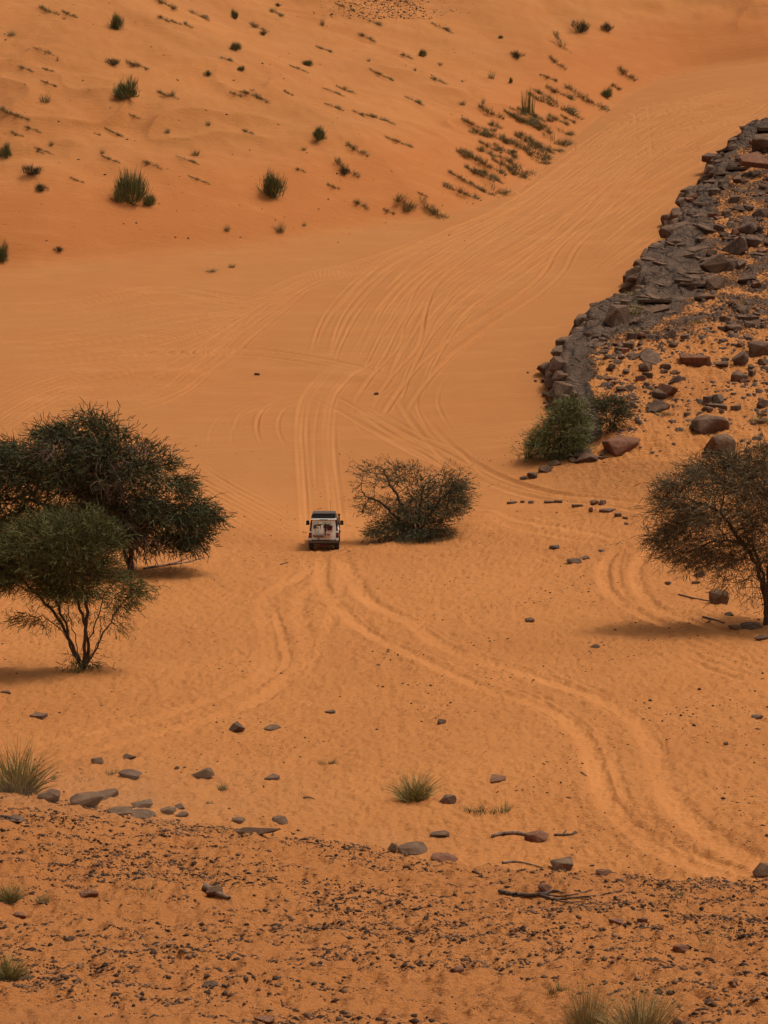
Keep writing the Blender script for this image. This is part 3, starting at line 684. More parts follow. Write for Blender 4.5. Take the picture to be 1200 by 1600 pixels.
# ---- loose rocks one can point at: px, py of the foot, w, h, shape, colour, label
K = {'B': 'block', 'b': 'block', 'o': 'boulder', 's': 'slab', 'w': 'wedge'}; MM = {'d': M_ROCK, 'g': M_GREYROCK, 'r': M_REDROCK, 'l': M_LEDGE}
RL = [
(152,1193,20,11,'o','g','small grey stone left of the two stones above the shadowy brown block'),
(202,1186,22,10,'b','g','small flat stone just above the dark brown block at lower left'),
(205,1216,36,17,'b','d','dark brown blocky stone right of the sparse dry grass at lower left'),
(76,1252,38,22,'o','g','dusty grey boulder half veiled by dust beside the big green grass clump'),
(135,1262,56,27,'o','g','largest pale grey boulder of the row at the lower left crest'),
(165,1249,40,18,'w','d','dark wedge stone leaning behind the largest pale boulder'),
(190,1272,46,12,'o','g','low dust covered stone just right of the largest pale boulder'),
(221,1262,34,14,'w','d','dark pointed stone in the middle of the lower left row'),
(220,1277,46,13,'o','g','flat dusty grey stone at the foot of the dark pointed stone'),
(262,1271,26,13,'w','g','small grey angular stone right of the pointed stone in the lower left row'),
(281,1264,17,11,'w','d','tiny dark tilted stone ending the lower left row'),
(284,1276,22,9,'o','g','faint dusty stone below the tiny tilted stone'),
(316,1216,36,18,'w','g','grey humped stone alone between two dry tufts at lower left'),
(276,1202,8,6,'b','d','very small black stone left of the grey humped stone'),
(421,1218,34,8,'s','d','thin dark slab lying flat below the small dry shrub'),
(370,1286,24,12,'o','g','rounded grey stone above the long half buried slab'),
(437,1287,25,14,'o','g','rounded grey stone to the right of the long half buried slab'),
(403,1303,72,13,'B','g','long half buried slab at the crest veiled by dust'),
(369,1144,30,18,'w','d','tilted dark rock left of centre below the left wheel ruts'),
(425,1141,29,10,'o','g','low grey stone just right of the tilted dark rock'),
(60,1122,26,9,'s','d','flat dark broken slab far left below the small acacia'),
(9,1085,20,6,'s','d','thin grey slab at the left picture edge below the small acacia'),
(515,1114,22,6,'s','d','thin flat stone alone on open sand in the lower centre'),
(690,1131,15,9,'b','d','small brown cube-like stone between the ruts and the grass tussock'),
(647,1335,50,21,'o','g','big rounded brown-grey boulder in the trio on the centre crest'),
(614,1332,18,17,'o','g','small upright dusty stone left in the trio on the centre crest'),
(694,1347,44,15,'o','r','low reddish boulder right in the trio on the centre crest'),
(688,1309,36,14,'w','d','dark hooked stone above the trio on the centre crest'),
(840,1316,40,19,'b','r','red brown block between two weathered sticks at lower right'),
(700,1256,28,17,'b','d','brown block with pale side right of the grass tussock'),
(770,1222,48,8,'s','r','flat reddish slab sunk in the sand left of the wide ruts'),
(878,1359,36,23,'w','g','pointed grey brown boulder on the crest at lower right'),
(945,1368,28,11,'o','r','low dark red stone right of the pointed boulder on the crest'),
(1194,1372,34,27,'o','g','rounded grey boulder at the right edge of the crest'),
(852,1392,24,13,'o','r','small brown stone half sunk above the forked dead branch'),
(828,972,16,9,'b','d','small dark stone alone right of the diagonal ruts, nearer the bush'),
(929,1013,16,8,'w','g','small grey brown stone alone above the bend of the right rut'),
(1184,1124,20,9,'o','g','small dark stone at the right edge beyond the wide ruts'),
(1135,1164,9,6,'o','d','tiny dark stone below and left of the stone at the right edge'),
(866,858,17,9,'w','d','dark angular stone in the upper of two stones left of the curving ruts'),
(898,880,24,10,'o','d','dark oval stone in the lower group left of the curving ruts'),
(914,874,14,7,'w','d','small dark stone touching the oval stone near the curving ruts'),
(940,862,12,5,'o','d','small flat stone right of the pair above the curving ruts'),
(1124,943,32,26,'b','g','pale brown boulder in the shade under the right hand tree'),
(1092,902,20,11,'w','g','grey stone under the left skirts of the right hand tree'),
(1088,913,16,6,'s','g','small flat stone below the grey stone under the right tree'),
(1044,914,11,8,'b','d','small dark stone at the edge of the right tree shade'),
(1146,983,22,9,'o','g','left flat stone in the heap at the right tree foot'),
(1176,983,36,13,'o','g','largest flat stone in the heap at the right tree foot'),
(1190,1000,26,10,'w','d','dark low stone below the heap at the right tree foot'),
(1140,962,16,8,'w','d','small dark stone behind the heap at the right tree foot'),
(404,586,14,5,'s','d','thin black rock sliver on the open valley sand left of the tracks'),
(588,617,8,5,'o','d','tiny dark stone between the crossing tracks in the valley'),
(837,597,7,4,'s','d','tiny dark stone on smooth sand left of the ledge, lower of two'),
(825,583,5,3,'o','d','tiny dark stone on smooth sand left of the ledge, upper of two'),
(818,750,12,8,'w','l','outermost small black rock at the lower end of the ledge line'),
(832,748,17,13,'b','l','second black rock from the lower end of the ledge line'),
(853,738,22,14,'b','l','third black rock from the lower end of the ledge line'),
(868,727,20,10,'w','l','fourth dark rock in the line just below the green bush'),
(893,716,18,9,'w','l','dark rock at the right foot of the green bush by the ledge'),
(912,717,26,9,'s','l','flat grey rock right of the green bush foot'),
(940,720,24,9,'s','l','flat dark rock ending the line right of the green bush'),
(799,787,22,6,'s','d','leftmost flat stone of the broken row below the ledge line'),
(816,786,9,6,'o','r','small red brown stone second in the broken row below the ledge line'),
(830,787,10,6,'o','d','small dark stone third in the broken row below the ledge line'),
(858,786,18,6,'s','d','flat dark stone fourth in the broken row below the ledge line'),
(874,786,18,6,'s','d','flat dark stone fifth in the broken row below the ledge line'),
(903,792,24,8,'s','g','tilted flat stone near the middle of the broken row'),
(929,789,14,10,'o','r','round brown stone in the middle of the broken row'),
(941,789,14,10,'b','d','dark block beside the round brown stone of the broken row'),
(924,800,8,9,'o','r','small upright brown stone below the middle of the broken row'),
(950,800,26,7,'s','d','long flat slab at the right of the broken row'),
(967,807,14,7,'s','d','dark slanting stone near the right end of the broken row'),
(977,811,10,5,'s','d','last small slab at the right end of the broken row'),
(979,820,9,5,'o','d','tiny stone just beneath the right end of the broken row'),
(974,705,64,30,'b','r','long red brown block in front of the small bush on the shelf'),
(951,704,18,10,'w','l','dark stone at the left end of the long red brown block'),
(1112,678,58,36,'o','l','big dark split boulder standing on sand above the right tree'),
(1089,672,22,14,'o','l','smaller dark stone leaning on the left of the big split boulder'),
(1124,712,50,40,'o','g','rounded boulder rising behind the top of the right tree'),
(1027,643,40,24,'w','l','low dark rock with dry grass beneath the red tipped boulder'),
(1042,620,36,26,'b','r','red brown tipped boulder in the middle of the shelf'),
(1034,623,28,18,'b','l','dark block in front of the red brown tipped boulder'),
(1092,572,66,38,'s','r','large flat tilted slab in the middle of the shelf'),
(1018,568,34,24,'b','d','dark brown block left of the large flat tilted slab'),
(964,508,46,40,'b','l','big square boulder on the ledge beside the dry yellow grass'),
(1117,427,46,36,'w','l','large angular boulder on the smooth pavement, upper of two'),
(1118,453,36,28,'b','l','large angular boulder on the smooth pavement, lower of two'),
(1124,362,20,15,'b','l','small dark square block alone on the sandy strip of the pavement'),
(1112,401,17,14,'b','l','small dark block just above the upper angular boulder'),
(1184,280,60,56,'s','r','huge red brown tilted slab leaning at the right edge of the ledge'),
(1188,556,34,30,'b','d','square dark boulder at the right edge of the shelf'),
(1148,398,42,34,'w','d','brown wedge boulder behind the two angular boulders on the pavement'),
(1141,422,36,22,'b','l','dark block right of the upper angular boulder'),
(1144,316,34,15,'s','l','dark flat block high on the ledge near the sand pocket'),
(1118,304,26,13,'s','d','grey flat stone left of the dark flat block high on the ledge'),
(1162,329,32,14,'o','d','oval grey stone below the sand pocket high on the ledge'),
(1168,366,32,24,'w','d','brown rock in the rubble heap right of the square block'),
(1178,385,30,22,'b','d','dark rock in the rubble heap near the right edge'),
(1168,443,34,18,'w','l','dark rock at the lower left end of the rubble heap'),
(1102,470,32,14,'o','l','low rounded rock at the foot of the smooth pavement'),
(1190,338,30,18,'b','l','dark rock at the right edge above the rubble heap'),
(1067,529,24,10,'s','d','flat dark slab on sand below the smooth pavement'),
(1142,517,36,14,'o','d','broad low brown rock right of the flat dark slab'),
(1172,500,40,12,'s','d','long flat slab under the bare sand patch at right'),
(1157,570,26,24,'w','d','pointed brown rock between the tilted slab and the edge boulder'),
(1155,597,28,20,'b','d','brown block below the pointed rock at right of the shelf'),
(1130,574,26,14,'w','l','dark sharp rock touching the right end of the tilted slab'),
(1056,598,22,14,'w','d','brown rock just below the left end of the tilted slab'),
(1040,578,18,12,'o','l','small black rock right of the dark brown block on the shelf'),
(1010,580,26,16,'o','l','dark flat rock below the dark brown block on the shelf'),
(990,562,26,14,'b','l','dark rock left of the dark brown block on the shelf'),
(985,545,22,12,'s','l','upper dark slab left of the dark brown block on the shelf'),
(944,552,16,9,'o','l','upper of two black stones in the sand near the ledge corner'),
(951,560,14,8,'o','l','lower of two black stones in the sand near the ledge corner'),
(955,605,12,8,'o','l','black stone on the sand above the small shelf bush'),
(980,610,24,12,'w','l','dark rock right of the black stone above the small shelf bush'),
(1122,640,44,12,'s','d','long low slab between the tipped boulder and the split boulder'),
(1149,640,22,10,'s','d','short low slab right of the long low slab'),
(1188,662,18,10,'o','g','grey round stone near the right edge above the tree'),
(1128,646,8,8,'o','l','small black round stone just above the split boulder'),
(1193,637,20,16,'b','l','dark rock at the right edge above the grey round stone'),
(1205,235,60,34,'b','l','dark outcrop at the right edge above the huge tilted slab'),
(335,1402,30,22,'w','g','pale broken stump-like stone in the foreground gravel'),
(1065,1488,26,13,'b','r','bright red brown stone in the right foreground gravel'),
(965,1447,34,10,'s','r','dark flat red stone right of the dead branch in the gravel'),
(1003,1440,22,8,'s','r','thin flat stone behind the dark flat red stone'),
(712,1522,26,14,'o','r','brown rounded stone in the centre foreground gravel'),
(413,1598,34,12,'b','r','orange brown block at the bottom edge of the gravel'),
(110,1470,12,9,'o','d','small black rounded stone in the left foreground gravel'),
(330,1540,26,9,'w','d','dark low stone in the lower left foreground gravel'),
(355,1544,18,8,'s','d','flat black stone touching the dark low stone in the gravel'),
(30,1436,22,12,'o','r','brown stone below the dry tussock at the left edge'),
(138,1402,30,12,'o','r','sand coloured mound stone in the left foreground gravel'),
(20,1284,40,9,'w','d','long dark stone at the left edge just below the crest'),
(1145,1540,14,11,'o','r','small reddish stone near the lower right corner'),
(1150,650,0,0,'','',''),
]
for r in RL:
    px, py, w_, h_, k_, m_, lab = r
    if not w_: continue
    til = (0, 0); dep = None; rot = None
    if 'large flat tilted' in lab: til = (.28, -.2); dep = 1.6; rot = .2
    if lab.startswith('tilted dark rock'): til = (0, -.4)
    if k_ == 'B': dep = .12; rot = .05
    o = put_rock(px, py, w_, h_, K[k_], MM[m_], 'boulder' if w_ > 30 else ('stone' if w_ < 18 else 'rock'), rot=rot, depth=dep, tilt=til)
    if 'tilted slab leaning' in lab: o.scale = (1.9, 1.7, .30); o.rotation_euler = (.36, -.10, .5); o.location.z += .55; o.location.y += .6
    tag(o, lab, 'boulder' if w_ > 30 else ('stone' if w_ < 18 else 'rock'))
# ---- nameless rubble on the shelf: individuals for the larger, one mass for the rest
def ok_spot(x, y):
    return float(shelf_s(np.array([x]), np.array([y]))[0]) > 1.5
RUB = []
cnt = 0
for tries in range(4000):
    if cnt >= 170: break
    px = random.uniform(930, 1215); py = random.uniform(215, 690)
    if py > 600 and random.random() < .7: continue
    x, y, z = spot(px, py)
    if not ok_spot(x, y): continue
    if fbm(x*.22, y*.16, 60, 3) < random.uniform(-.35, .35): continue
    if 990 < px < 1105 and 330 < py < 500 and random.random() < .85: continue
    w_ = random.uniform(9, 20)*(1 if random.random() < .8 else 1.35); cnt += 1
    o = put_rock(px, py, w_, w_*random.uniform(.4, .75), random.choice(('block', 'boulder', 'wedge', 'slab')), random.choice((M_LEDGE, M_ROCK, M_ROCK, M_REDROCK)), 'rock', pos=(x, y, z))
    o.rotation_euler.z = random.uniform(0, 6)
    RUB.append((o, px, py, w_))

RLAND = [('the green bush',875,690),('the big square boulder',964,490),('the dark brown block',1018,555),('the large tilted slab',1092,555),('the red brown tipped boulder',1040,610),
         ('the two angular boulders',1117,425),('the big split boulder',1112,660),('the huge leaning slab',1184,255),('the edge boulder',1188,545),('the small shelf bush',953,650),('the small square block',1124,355),('the long red block',974,698)]
SEEN = {}
for o, px, py, w_ in RUB:
    b = min(RLAND, key=lambda q: (q[1]-px)**2+(q[2]-py)**2); dx, dy = px-b[1], py-b[2]; d = math.hypot(dx, dy)
    v = 'above' if dy < -.4*abs(dx) else ('below' if dy > .4*abs(dx) else ''); h = 'left' if dx < 0 else 'right'
    how = 'close' if d < 28 else ('well' if d < 60 else 'far')
    pos = f'{how} {v} {h} of {b[0]}' if v and abs(dx) > .4*abs(dy) else (f'{how} {v} {b[0]}' if v else f'{how} {h} of {b[0]}')
    de = ('large' if w_ > 17 else 'small' if w_ < 12 else 'middling')+' loose rubble rock '
    lb = de+pos; SEEN[lb] = SEEN.get(lb, 0)+1
    if SEEN[lb] > 1: lb = ['', '', 'second', 'third', 'fourth', 'fifth', 'sixth', 'seventh', 'eighth'][min(SEEN[lb], 8)]+' '+lb
    tag(o, lb, 'rock', 'loose rubble rocks on the shelf')

OCT = np.array([(1,0,0),(0,1,0),(-1,0,0),(0,-1,0),(0,0,1),(0,0,-1)], float)
OCF = np.array([(0,1,4),(1,2,4),(2,3,4),(3,0,4),(1,0,5),(2,1,5),(3,2,5),(0,3,5)])
CUB = np.array([(-1,-1,-1),(1,-1,-1),(1,1,-1),(-1,1,-1),(-.8,-.8,1),(.7,-.9,.8),(.8,.7,1),(-.7,.8,.7)], float)*.8
CUF = np.array([(0,1,5),(0,5,4),(1,2,6),(1,6,5),(2,3,7),(2,7,6),(3,0,4),(3,4,7),(4,5,6),(4,6,7)])
def pebbles(name, x, y, size, mat, label, cat, flat=.6, cub=False):
    n = len(x); z = surf_z(x, y); B, F = (CUB, CUF) if cub else (OCT, OCF)
    a = rng.uniform(0, 6.28, n); s = np.c_[size*rng.uniform(.8, 1.5, n), size*rng.uniform(.6, 1.0, n), size*flat*rng.uniform(.6, 1.3, n)]
    V = B[None]*s[:, None]*rng.uniform(.7, 1.25, (n, len(B), 1))
    ca, sa = np.cos(a)[:, None], np.sin(a)[:, None]
    V = np.stack([V[..., 0]*ca-V[..., 1]*sa, V[..., 0]*sa+V[..., 1]*ca, V[..., 2]], -1)
    V = V+np.c_[x, y, z+s[:, 2]*.35][:, None]
    FF = (F[None]+np.arange(n)[:, None, None]*len(B)).reshape(-1, 3)
    o = mesh_np(name, V.reshape(-1, 3), FF, mat); o['kind'] = 'stuff'; o['label'] = label; o['category'] = cat; return o
M_PEB = leafmat('dark_pebbles', (.034, .019, .012), (.075, .039, .022), (.28, .14, .070))
# shelf rubble
n = 30000; y = rng.uniform(150, 290, n); x = rng.uniform(.05, .18, n)*y
s_ = shelf_s(x, y); dens = fbm(x*.22, y*.16, 60, 3)
pav = slab_mask(x, y)
m = (s_ > .8) & (dens > rng.uniform(-.6, .55, n)) & (rng.uniform(0, 1, n) < sstep(150, 172, y)*.9+.05) & ((pav < .5) | (rng.uniform(0, 1, n) < .3))
x, y = x[m][:9500], y[m][:9500]
pebbles('rubble', x, y, np.clip(rng.lognormal(-2.35, .55, len(x)), .04, .38), M_ROCK, 'small broken rubble strewn over the sandy rocky shelf', 'rubble', .55, True)
# gravel of the foreground, drifted into rows
n = 190000; y = 29+37*rng.random(n)**.75; x = rng.uniform(-.175, .175, n)*y
rows_n = .9*pn(x*.40, y*2.6, 70)+.6*pn(x*1.3, y*5.5, 71)+.6*pn(x*.16, y*.35, 72)
m = rows_n > rng.uniform(-.15, .60, n)
x, y = x[m][:60000], y[m][:60000]
pebbles('gravel', x, y, np.clip(rng.lognormal(-4.12, .66, len(x)), .008, .075), M_PEB, 'dark pebbles drifted in rows over the orange foreground slope', 'gravel', .6)
# sparse grit beyond
n = 30000; y = rng.uniform(64, 165, n)**1.0; x = rng.uniform(-.175, .175, n)*y
dens = fbm(x*.16, y*.12, 75, 3)+.25*sstep(-2, 10, x)
m = dens > rng.uniform(.0, 1.5, n)
jt = np.clip(np.searchsorted(rows, y), 0, nr-1); it = np.clip(np.searchsorted(us, x/y), 0, nc-1)
m &= TCOL[jt, it] < .15
x, y = x[m][:5200], y[m][:5200]
pebbles('grit', x, y, np.clip(rng.lognormal(-3.5, .45, len(x)), .015, .10), M_PEB, 'scattered small dark stones on the trampled sand', 'gravel', .6)
# rubble patch at the top of the dune and specks on its face
n = 1500; a, b = cast(rng.normal(605, 42, n), rng.uniform(-14, 30, n), base_z, step=1.6)
pebbles('dune_rubble', a, b, np.clip(rng.lognormal(-2.6, .4, n), .03, .2), M_PEB, 'patch of dark stones high on the dune at the top of the picture', 'gravel', .6)
n = 420; a, b = cast(rng.uniform(-10, 760, n), rng.uniform(0, 380, n), base_z, step=1.6)
pebbles('dune_specks', a, b, np.clip(rng.lognormal(-2.9, .5, n), .025, .14), M_PEB, 'tiny dark stones dotted over the dune face', 'gravel', .6)

# ------------------------------------------------------------------ trees
def strips(P0, D, L, W, seg=3, curve=None, seed=0, taper=True):
    """many thin curved blades at once -> V, F (quads)"""
    n = len(P0); r = np.random.default_rng(seed)
    side = np.cross(D, r.normal(size=(n, 3))); side /= np.linalg.norm(side, axis=1)[:, None]+1e-9
    V = []; p = P0.copy(); d = D.copy()
    for k in range(seg+1):
        wk = W*(1-(k/seg)*.85 if taper else 1.0)
        V.append(p-side*wk[:, None]/2); V.append(p+side*wk[:, None]/2)
        p = p+d*(L/seg)[:, None]
        if curve is not None:
            d = d+curve/seg; d /= np.linalg.norm(d, axis=1)[:, None]+1e-9
    V = np.stack(V, 1)                      # n, 2(seg+1), 3
    b = np.arange(n)[:, None]*(2*(seg+1)); F = []
    for k in range(seg):
        F.append(np.concatenate([b+2*k, b+2*k+1, b+2*k+3, b+2*k+2], 1))
    F = np.stack(F, 1).reshape(-1, 4); return V.reshape(-1, 3), F
def tubes(segs, sides=5):
    """segs: list of (p0,p1,r0,r1)"""
    A = np.array([s[0] for s in segs], float); B = np.array([s[1] for s in segs], float)
    ra = np.array([s[2] for s in segs]); rb = np.array([s[3] for s in segs])
    d = B-A; d /= np.linalg.norm(d, axis=1)[:, None]+1e-9
    up = np.where(np.abs(d[:, 2:3]) < .9, [[0, 0, 1.]], [[1., 0, 0]]); u = np.cross(d, up); u /= np.linalg.norm(u, axis=1)[:, None]; v = np.cross(d, u)
    an = np.arange(sides)*2*np.pi/sides; n = len(A)
    ring = u[:, None]*np.cos(an)[None, :, None]+v[:, None]*np.sin(an)[None, :, None]
    V = np.concatenate([A[:, None]+ring*ra[:, None, None], (B+d*rb[:, None]*.4)[:, None]+ring*rb[:, None, None]], 1)
    b = np.arange(n)[:, None]*2*sides; F = []
    for k in range(sides):
        k2 = (k+1) % sides; F.append(np.concatenate([b+k, b+k2, b+sides+k2, b+sides+k], 1))
    return V.reshape(-1, 3), np.stack(F, 1).reshape(-1, 4)
def merge(parts):
    V = []; F = []; o = 0
    for v, f in parts: V.append(v); F.append(f+o); o += len(v)
    return np.vstack(V), np.vstack(F)

def grow(stems, attr, step=.28, infl=3.0, kill=.45, iters=90, grav=0.0):
    """space colonisation; stems: list of polylines from the foot; returns nodes, parents"""
    nodes = []; par = []
    for st in stems:
        prev = -1 if not nodes else 0
        for k, p in enumerate(st):
            if k == 0 and nodes: continue
            nodes.append(np.array(p, float)); par.append(prev); prev = len(nodes)-1
    A = attr.copy(); alive = np.ones(len(A), bool)
    Nn = np.array(nodes); D2 = ((A[:, None]-Nn[None])**2).sum(-1); near = D2.argmin(1); nd = D2.min(1)
    for it in range(iters):
        act = alive & (nd < infl**2 if it > 8 else nd < 400)
        if not act.any(): break
        ids = np.unique(near[act]); new = []; npar = []
        dirs = A[act]-np.array(nodes)[near[act]]; dirs /= np.linalg.norm(dirs, axis=1)[:, None]+1e-9
        acc = np.zeros((len(nodes), 3)); np.add.at(acc, near[act], dirs)
        for i in ids:
            d = acc[i]; L = np.linalg.norm(d)
            if L < 1e-6: continue
            d = d/L+np.random.default_rng(i*7+it).normal(size=3)*.16; d[2] += grav; d /= np.linalg.norm(d)
            new.append(nodes[i]+d*step); npar.append(int(i))
        if not new: break
        base = len(nodes); nodes += new; par += npar; Nw = np.array(new)
        d2 = ((A[:, None]-Nw[None])**2).sum(-1); m = d2.min(1); j = d2.argmin(1)
        up = m < nd; near[up] = base+j[up]; nd = np.minimum(nd, m)
        alive &= nd > kill**2
        if len(nodes) > 5200: break
    return np.array(nodes), np.array(par)
def ell_points(ells, n, r, shell=.5):
    vol = np.array([e[3]*e[4]*e[5] for e in ells])**.7; vol = vol/vol.sum(); out = []
    for e, v in zip(ells, vol):
        k = max(int(n*v), 6); d = r.normal(size=(k, 3)); d /= np.linalg.norm(d, axis=1)[:, None]
        rad = np.where(r.random(k) < shell, r.uniform(.8, 1.0, k), r.random(k)**(1/3))
        out.append(np.array(e[:3])+d*rad[:, None]*np.array(e[3:6]))
    return np.vstack(out)
def tree(label, cat, name, base_px, ells_px, stems_px, leaf, seed, natt=500, sprigs=4, slen=(.35, .8), sw=.035, droop=-.4, outw=.8, tipr=.012, maxr=.25, leaflets=4, dead=None, depth=.95, step=.28, kill=.45, foot=0, leafprob=1.0, foot_depth=0, exps=2.2, jit=.45, nspr=6000, clump=.7, sparse=()):
    x, y, z = spot(*base_px); s = scale_at(x, y, z); r = np.random.default_rng(seed)
    T = empty(name, (x, y, z)); tag(T, label, cat)
    L = lambda p: ((p[0]-base_px[0])/s, (p[2] if len(p) > 2 else 0), (base_px[1]-p[1])/s/math.cos(math.radians(13)))
    ells = []
    for e in ells_px:
        cx_, cz_ = (e[0]-base_px[0])/s, (base_px[1]-e[1])/s; rx, rz = e[2]/s, e[3]/s
        ry = (e[5]/s if len(e) > 5 else rx*depth); cyy = (e[4]/s if len(e) > 4 else 0)
        ells.append((cx_, cyy, cz_, rx, ry, rz))
    att = ell_points(ells, natt, r); att = att[att[:, 2] > .08]
    stems = [[L(p) for p in st] for st in stems_px]
    # resample stems
    st2 = []
    for st in stems:
        st = np.array(st); d = np.r_[0, np.cumsum(np.linalg.norm(np.diff(st, axis=0), axis=1))]; m = max(int(d[-1]/step), 2); t = np.linspace(0, d[-1], m)
        q = np.stack([np.interp(t, d, st[:, k]) for k in range(3)], 1); q[1:-1] += r.normal(size=(len(q)-2, 3))*.035; st2.append(q)
    nodes, par = grow(st2, att, step=step, kill=kill)
    n = len(nodes); load = np.zeros(n); ch = np.bincount(par[par >= 0], minlength=n)
    rad = np.full(n, tipr)
    acc = np.where(ch == 0, tipr**exps, 0.0)
    for i in range(n-1, 0, -1):
        if ch[i]: pass
        acc[par[i]] += acc[i] if acc[i] > 0 else tipr**exps
    rad = np.clip(acc, tipr**exps, None)**(1/exps); rad = np.minimum(rad, maxr)
    seg = [(nodes[par[i]], nodes[i], rad[par[i]] if rad[par[i]] < rad[i]*2.2 else rad[i]*1.3, rad[i]) for i in range(1, n)]
    thick = [q for q in seg if q[3] > .05]; thin = [q for q in seg if q[3] <= .05]
    parts = [tubes(thick, 7)] if thick else []
    if thin: parts.append(tubes(thin, 3))
    V, F = merge(parts); mesh_np('trunk', V, F, M_BARK, True, T)
    # sprigs
    cen = np.array([0, 0, np.mean([e[2] for e in ells])])
    cand = np.where(rad < .03)[0]
    def spr(idx, cnt, mat, nm, dr, lenr, seedo, loc=.30):
        pick = idx[r.integers(0, len(idx), cnt)]
        off = r.normal(size=(cnt, 3))*np.array([loc, loc, loc*.45]); P0 = nodes[pick]+off
        out = P0-cen; out[:, 2] *= .7; out /= np.linalg.norm(out, axis=1)[:, None]+1e-9
        D = out*outw+off/(loc+.01)*.45+r.normal(size=P0.shape)*jit; D /= np.linalg.norm(D, axis=1)[:, None]
        Ln = r.uniform(*lenr, cnt); cu = np.zeros_like(P0); cu[:, 2] = dr
        V1, F1 = strips(P0, D, Ln, np.full(cnt, sw)*r.uniform(.6, 1.3, cnt), 3, cu, seedo)
        parts = [(V1, F1)]
        Vr = V1.reshape(cnt, 8, 3); mid_ = (Vr[:, 0::2]+Vr[:, 1::2])/2
        for q in range(leaflets):
            t = r.uniform(.1, 3, cnt); i0 = np.minimum(t.astype(int), 2); f = (t-i0)[:, None]
            p = mid_[np.arange(cnt), i0]*(1-f)+mid_[np.arange(cnt), i0+1]*f
            dd = mid_[:, 3]-mid_[:, 0]; dd /= np.linalg.norm(dd, axis=1)[:, None]+1e-9
            dd = dd*.8+r.normal(size=p.shape)*.45; dd /= np.linalg.norm(dd, axis=1)[:, None]
            v2, f2 = strips(p, dd, r.uniform(.3, .5, len(p))*Ln, np.full(len(p), sw*.8), 1, None, seedo+q+1, False)
            parts.append((v2, f2))
        V, F = merge(parts); return mesh_np(nm, V, F, mat, False, T)
    keep = np.ones(len(cand), bool)
    for e in sparse:
        dx_ = (nodes[cand][:, 0]-(e[0]-base_px[0])/s)/(e[2]/s); dz_ = (nodes[cand][:, 2]-(base_px[1]-e[1])/s)/(e[3]/s)
        keep &= ~((dx_**2+dz_**2 < 1) & (r.random(len(cand)) < .68))
    candk = cand[keep]
    cw = r.permutation(candk)[:max(int(len(cand)*clump), 20)]
    spr(cw, nspr, leaf, 'crown', droop, slen, seed)
    if dead is not None:
        ce = []
        for e in dead: ce.append(((e[0]-base_px[0])/s, 0, (base_px[1]-e[1])/s, e[2]/s, 9, e[3]/s))
        pick = np.zeros(len(cand), bool)
        for e in ce:
            dlt = (nodes[cand]-np.array(e[:3]))/np.array(e[3:6]); pick |= ((dlt**2).sum(1) < 1) & (nodes[cand][:, 1] < .8)
        idx = cand[pick]
        if len(idx): spr(idx, 1300, M_DEAD, 'dead_twigs', -1.5, (.6, 1.3), seed+50)
    return T

tree('largest dark spreading acacia at far left with drooping skirts, behind the smaller acacia', 'acacia tree', 'acacia_tree', (205, 893),
     [(115,712,100,52,0,95),(145,668,58,26,10,50),(25,745,85,52,-10,90),(-70,770,90,60,0,90),(195,735,62,46,-30,60),(215,705,36,22,0,40),(255,792,78,44,0,80),(240,758,66,36,-10,60),(225,722,44,26,0,40),(292,795,48,34,-20,55),(322,806,24,34,0,40),(252,832,80,26,-10,60),(0,795,80,34,-20,70),(130,780,90,55,-20,60),(190,790,60,40,-40,50)],
     [[(205,893),(203,860,.1),(196,820,.2),(180,780,.2)],[(205,893),(210,850,-.6),(228,815,-.9)],[(205,893),(190,850,.4),(120,810,.8),(60,790,.6)]],
     M_LEAF_DARK, 21, natt=1750, nspr=19000, slen=(.45, 1.10), sw=.046, droop=-1.0, outw=.6, maxr=.28, dead=[(148,772,26,40),(110,690,30,14),(185,720,28,28),(255,850,80,22),(200,800,22,50),(248,700,10,26)], step=.32, kill=.5, leaflets=2, clump=.42, sparse=[(207,862,26,36),(60,775,40,26)])
tree('smaller olive acacia with a fan of bare stems in front of the largest acacia', 'acacia tree', 'acacia_tree', (130, 1046),
     [(85,850,88,48,0,80),(150,850,44,36,0,40),(60,880,80,42,0,60),(125,812,50,16,0,50),(5,875,40,42,0,60),(205,930,38,17,0,26),(165,975,36,24,0,24),(60,962,36,20,0,30),(100,912,72,24,0,60),(190,905,26,12,0,20),(150,1000,24,20,0,15)],
     [[(130,1046),(116,1022,.1),(105,980,.1),(85,920,0)],[(130,1046),(133,1000,-.1),(140,950,-.1),(130,900,0)],[(130,1046),(147,1020,0),(168,980,.1),(195,940,.1)],[(130,1046),(112,1012,.3),(92,970,.3),(60,930,.3)],[(130,1046),(140,1012,.3),(128,960,.3),(110,900,.4)],[(130,1046),(124,1010,-.3),(112,960,-.3),(110,930,-.3)],
      [(130,1046),(121,1018,-.2),(102,985,-.2),(70,960,-.1)],[(130,1046),(142,1022,-.2),(158,1000,-.2),(160,960,-.2)],[(130,1046),(136,1020,.1),(150,975,.3),(165,930,.4)]],
     M_LEAF_OLIVE, 22, natt=1250, nspr=12500, slen=(.28, .66), sw=.028, droop=-.25, outw=.85, maxr=.10, step=.24, kill=.36, leaflets=2, clump=.42, sparse=[(150,985,90,50),(60,975,60,32)])
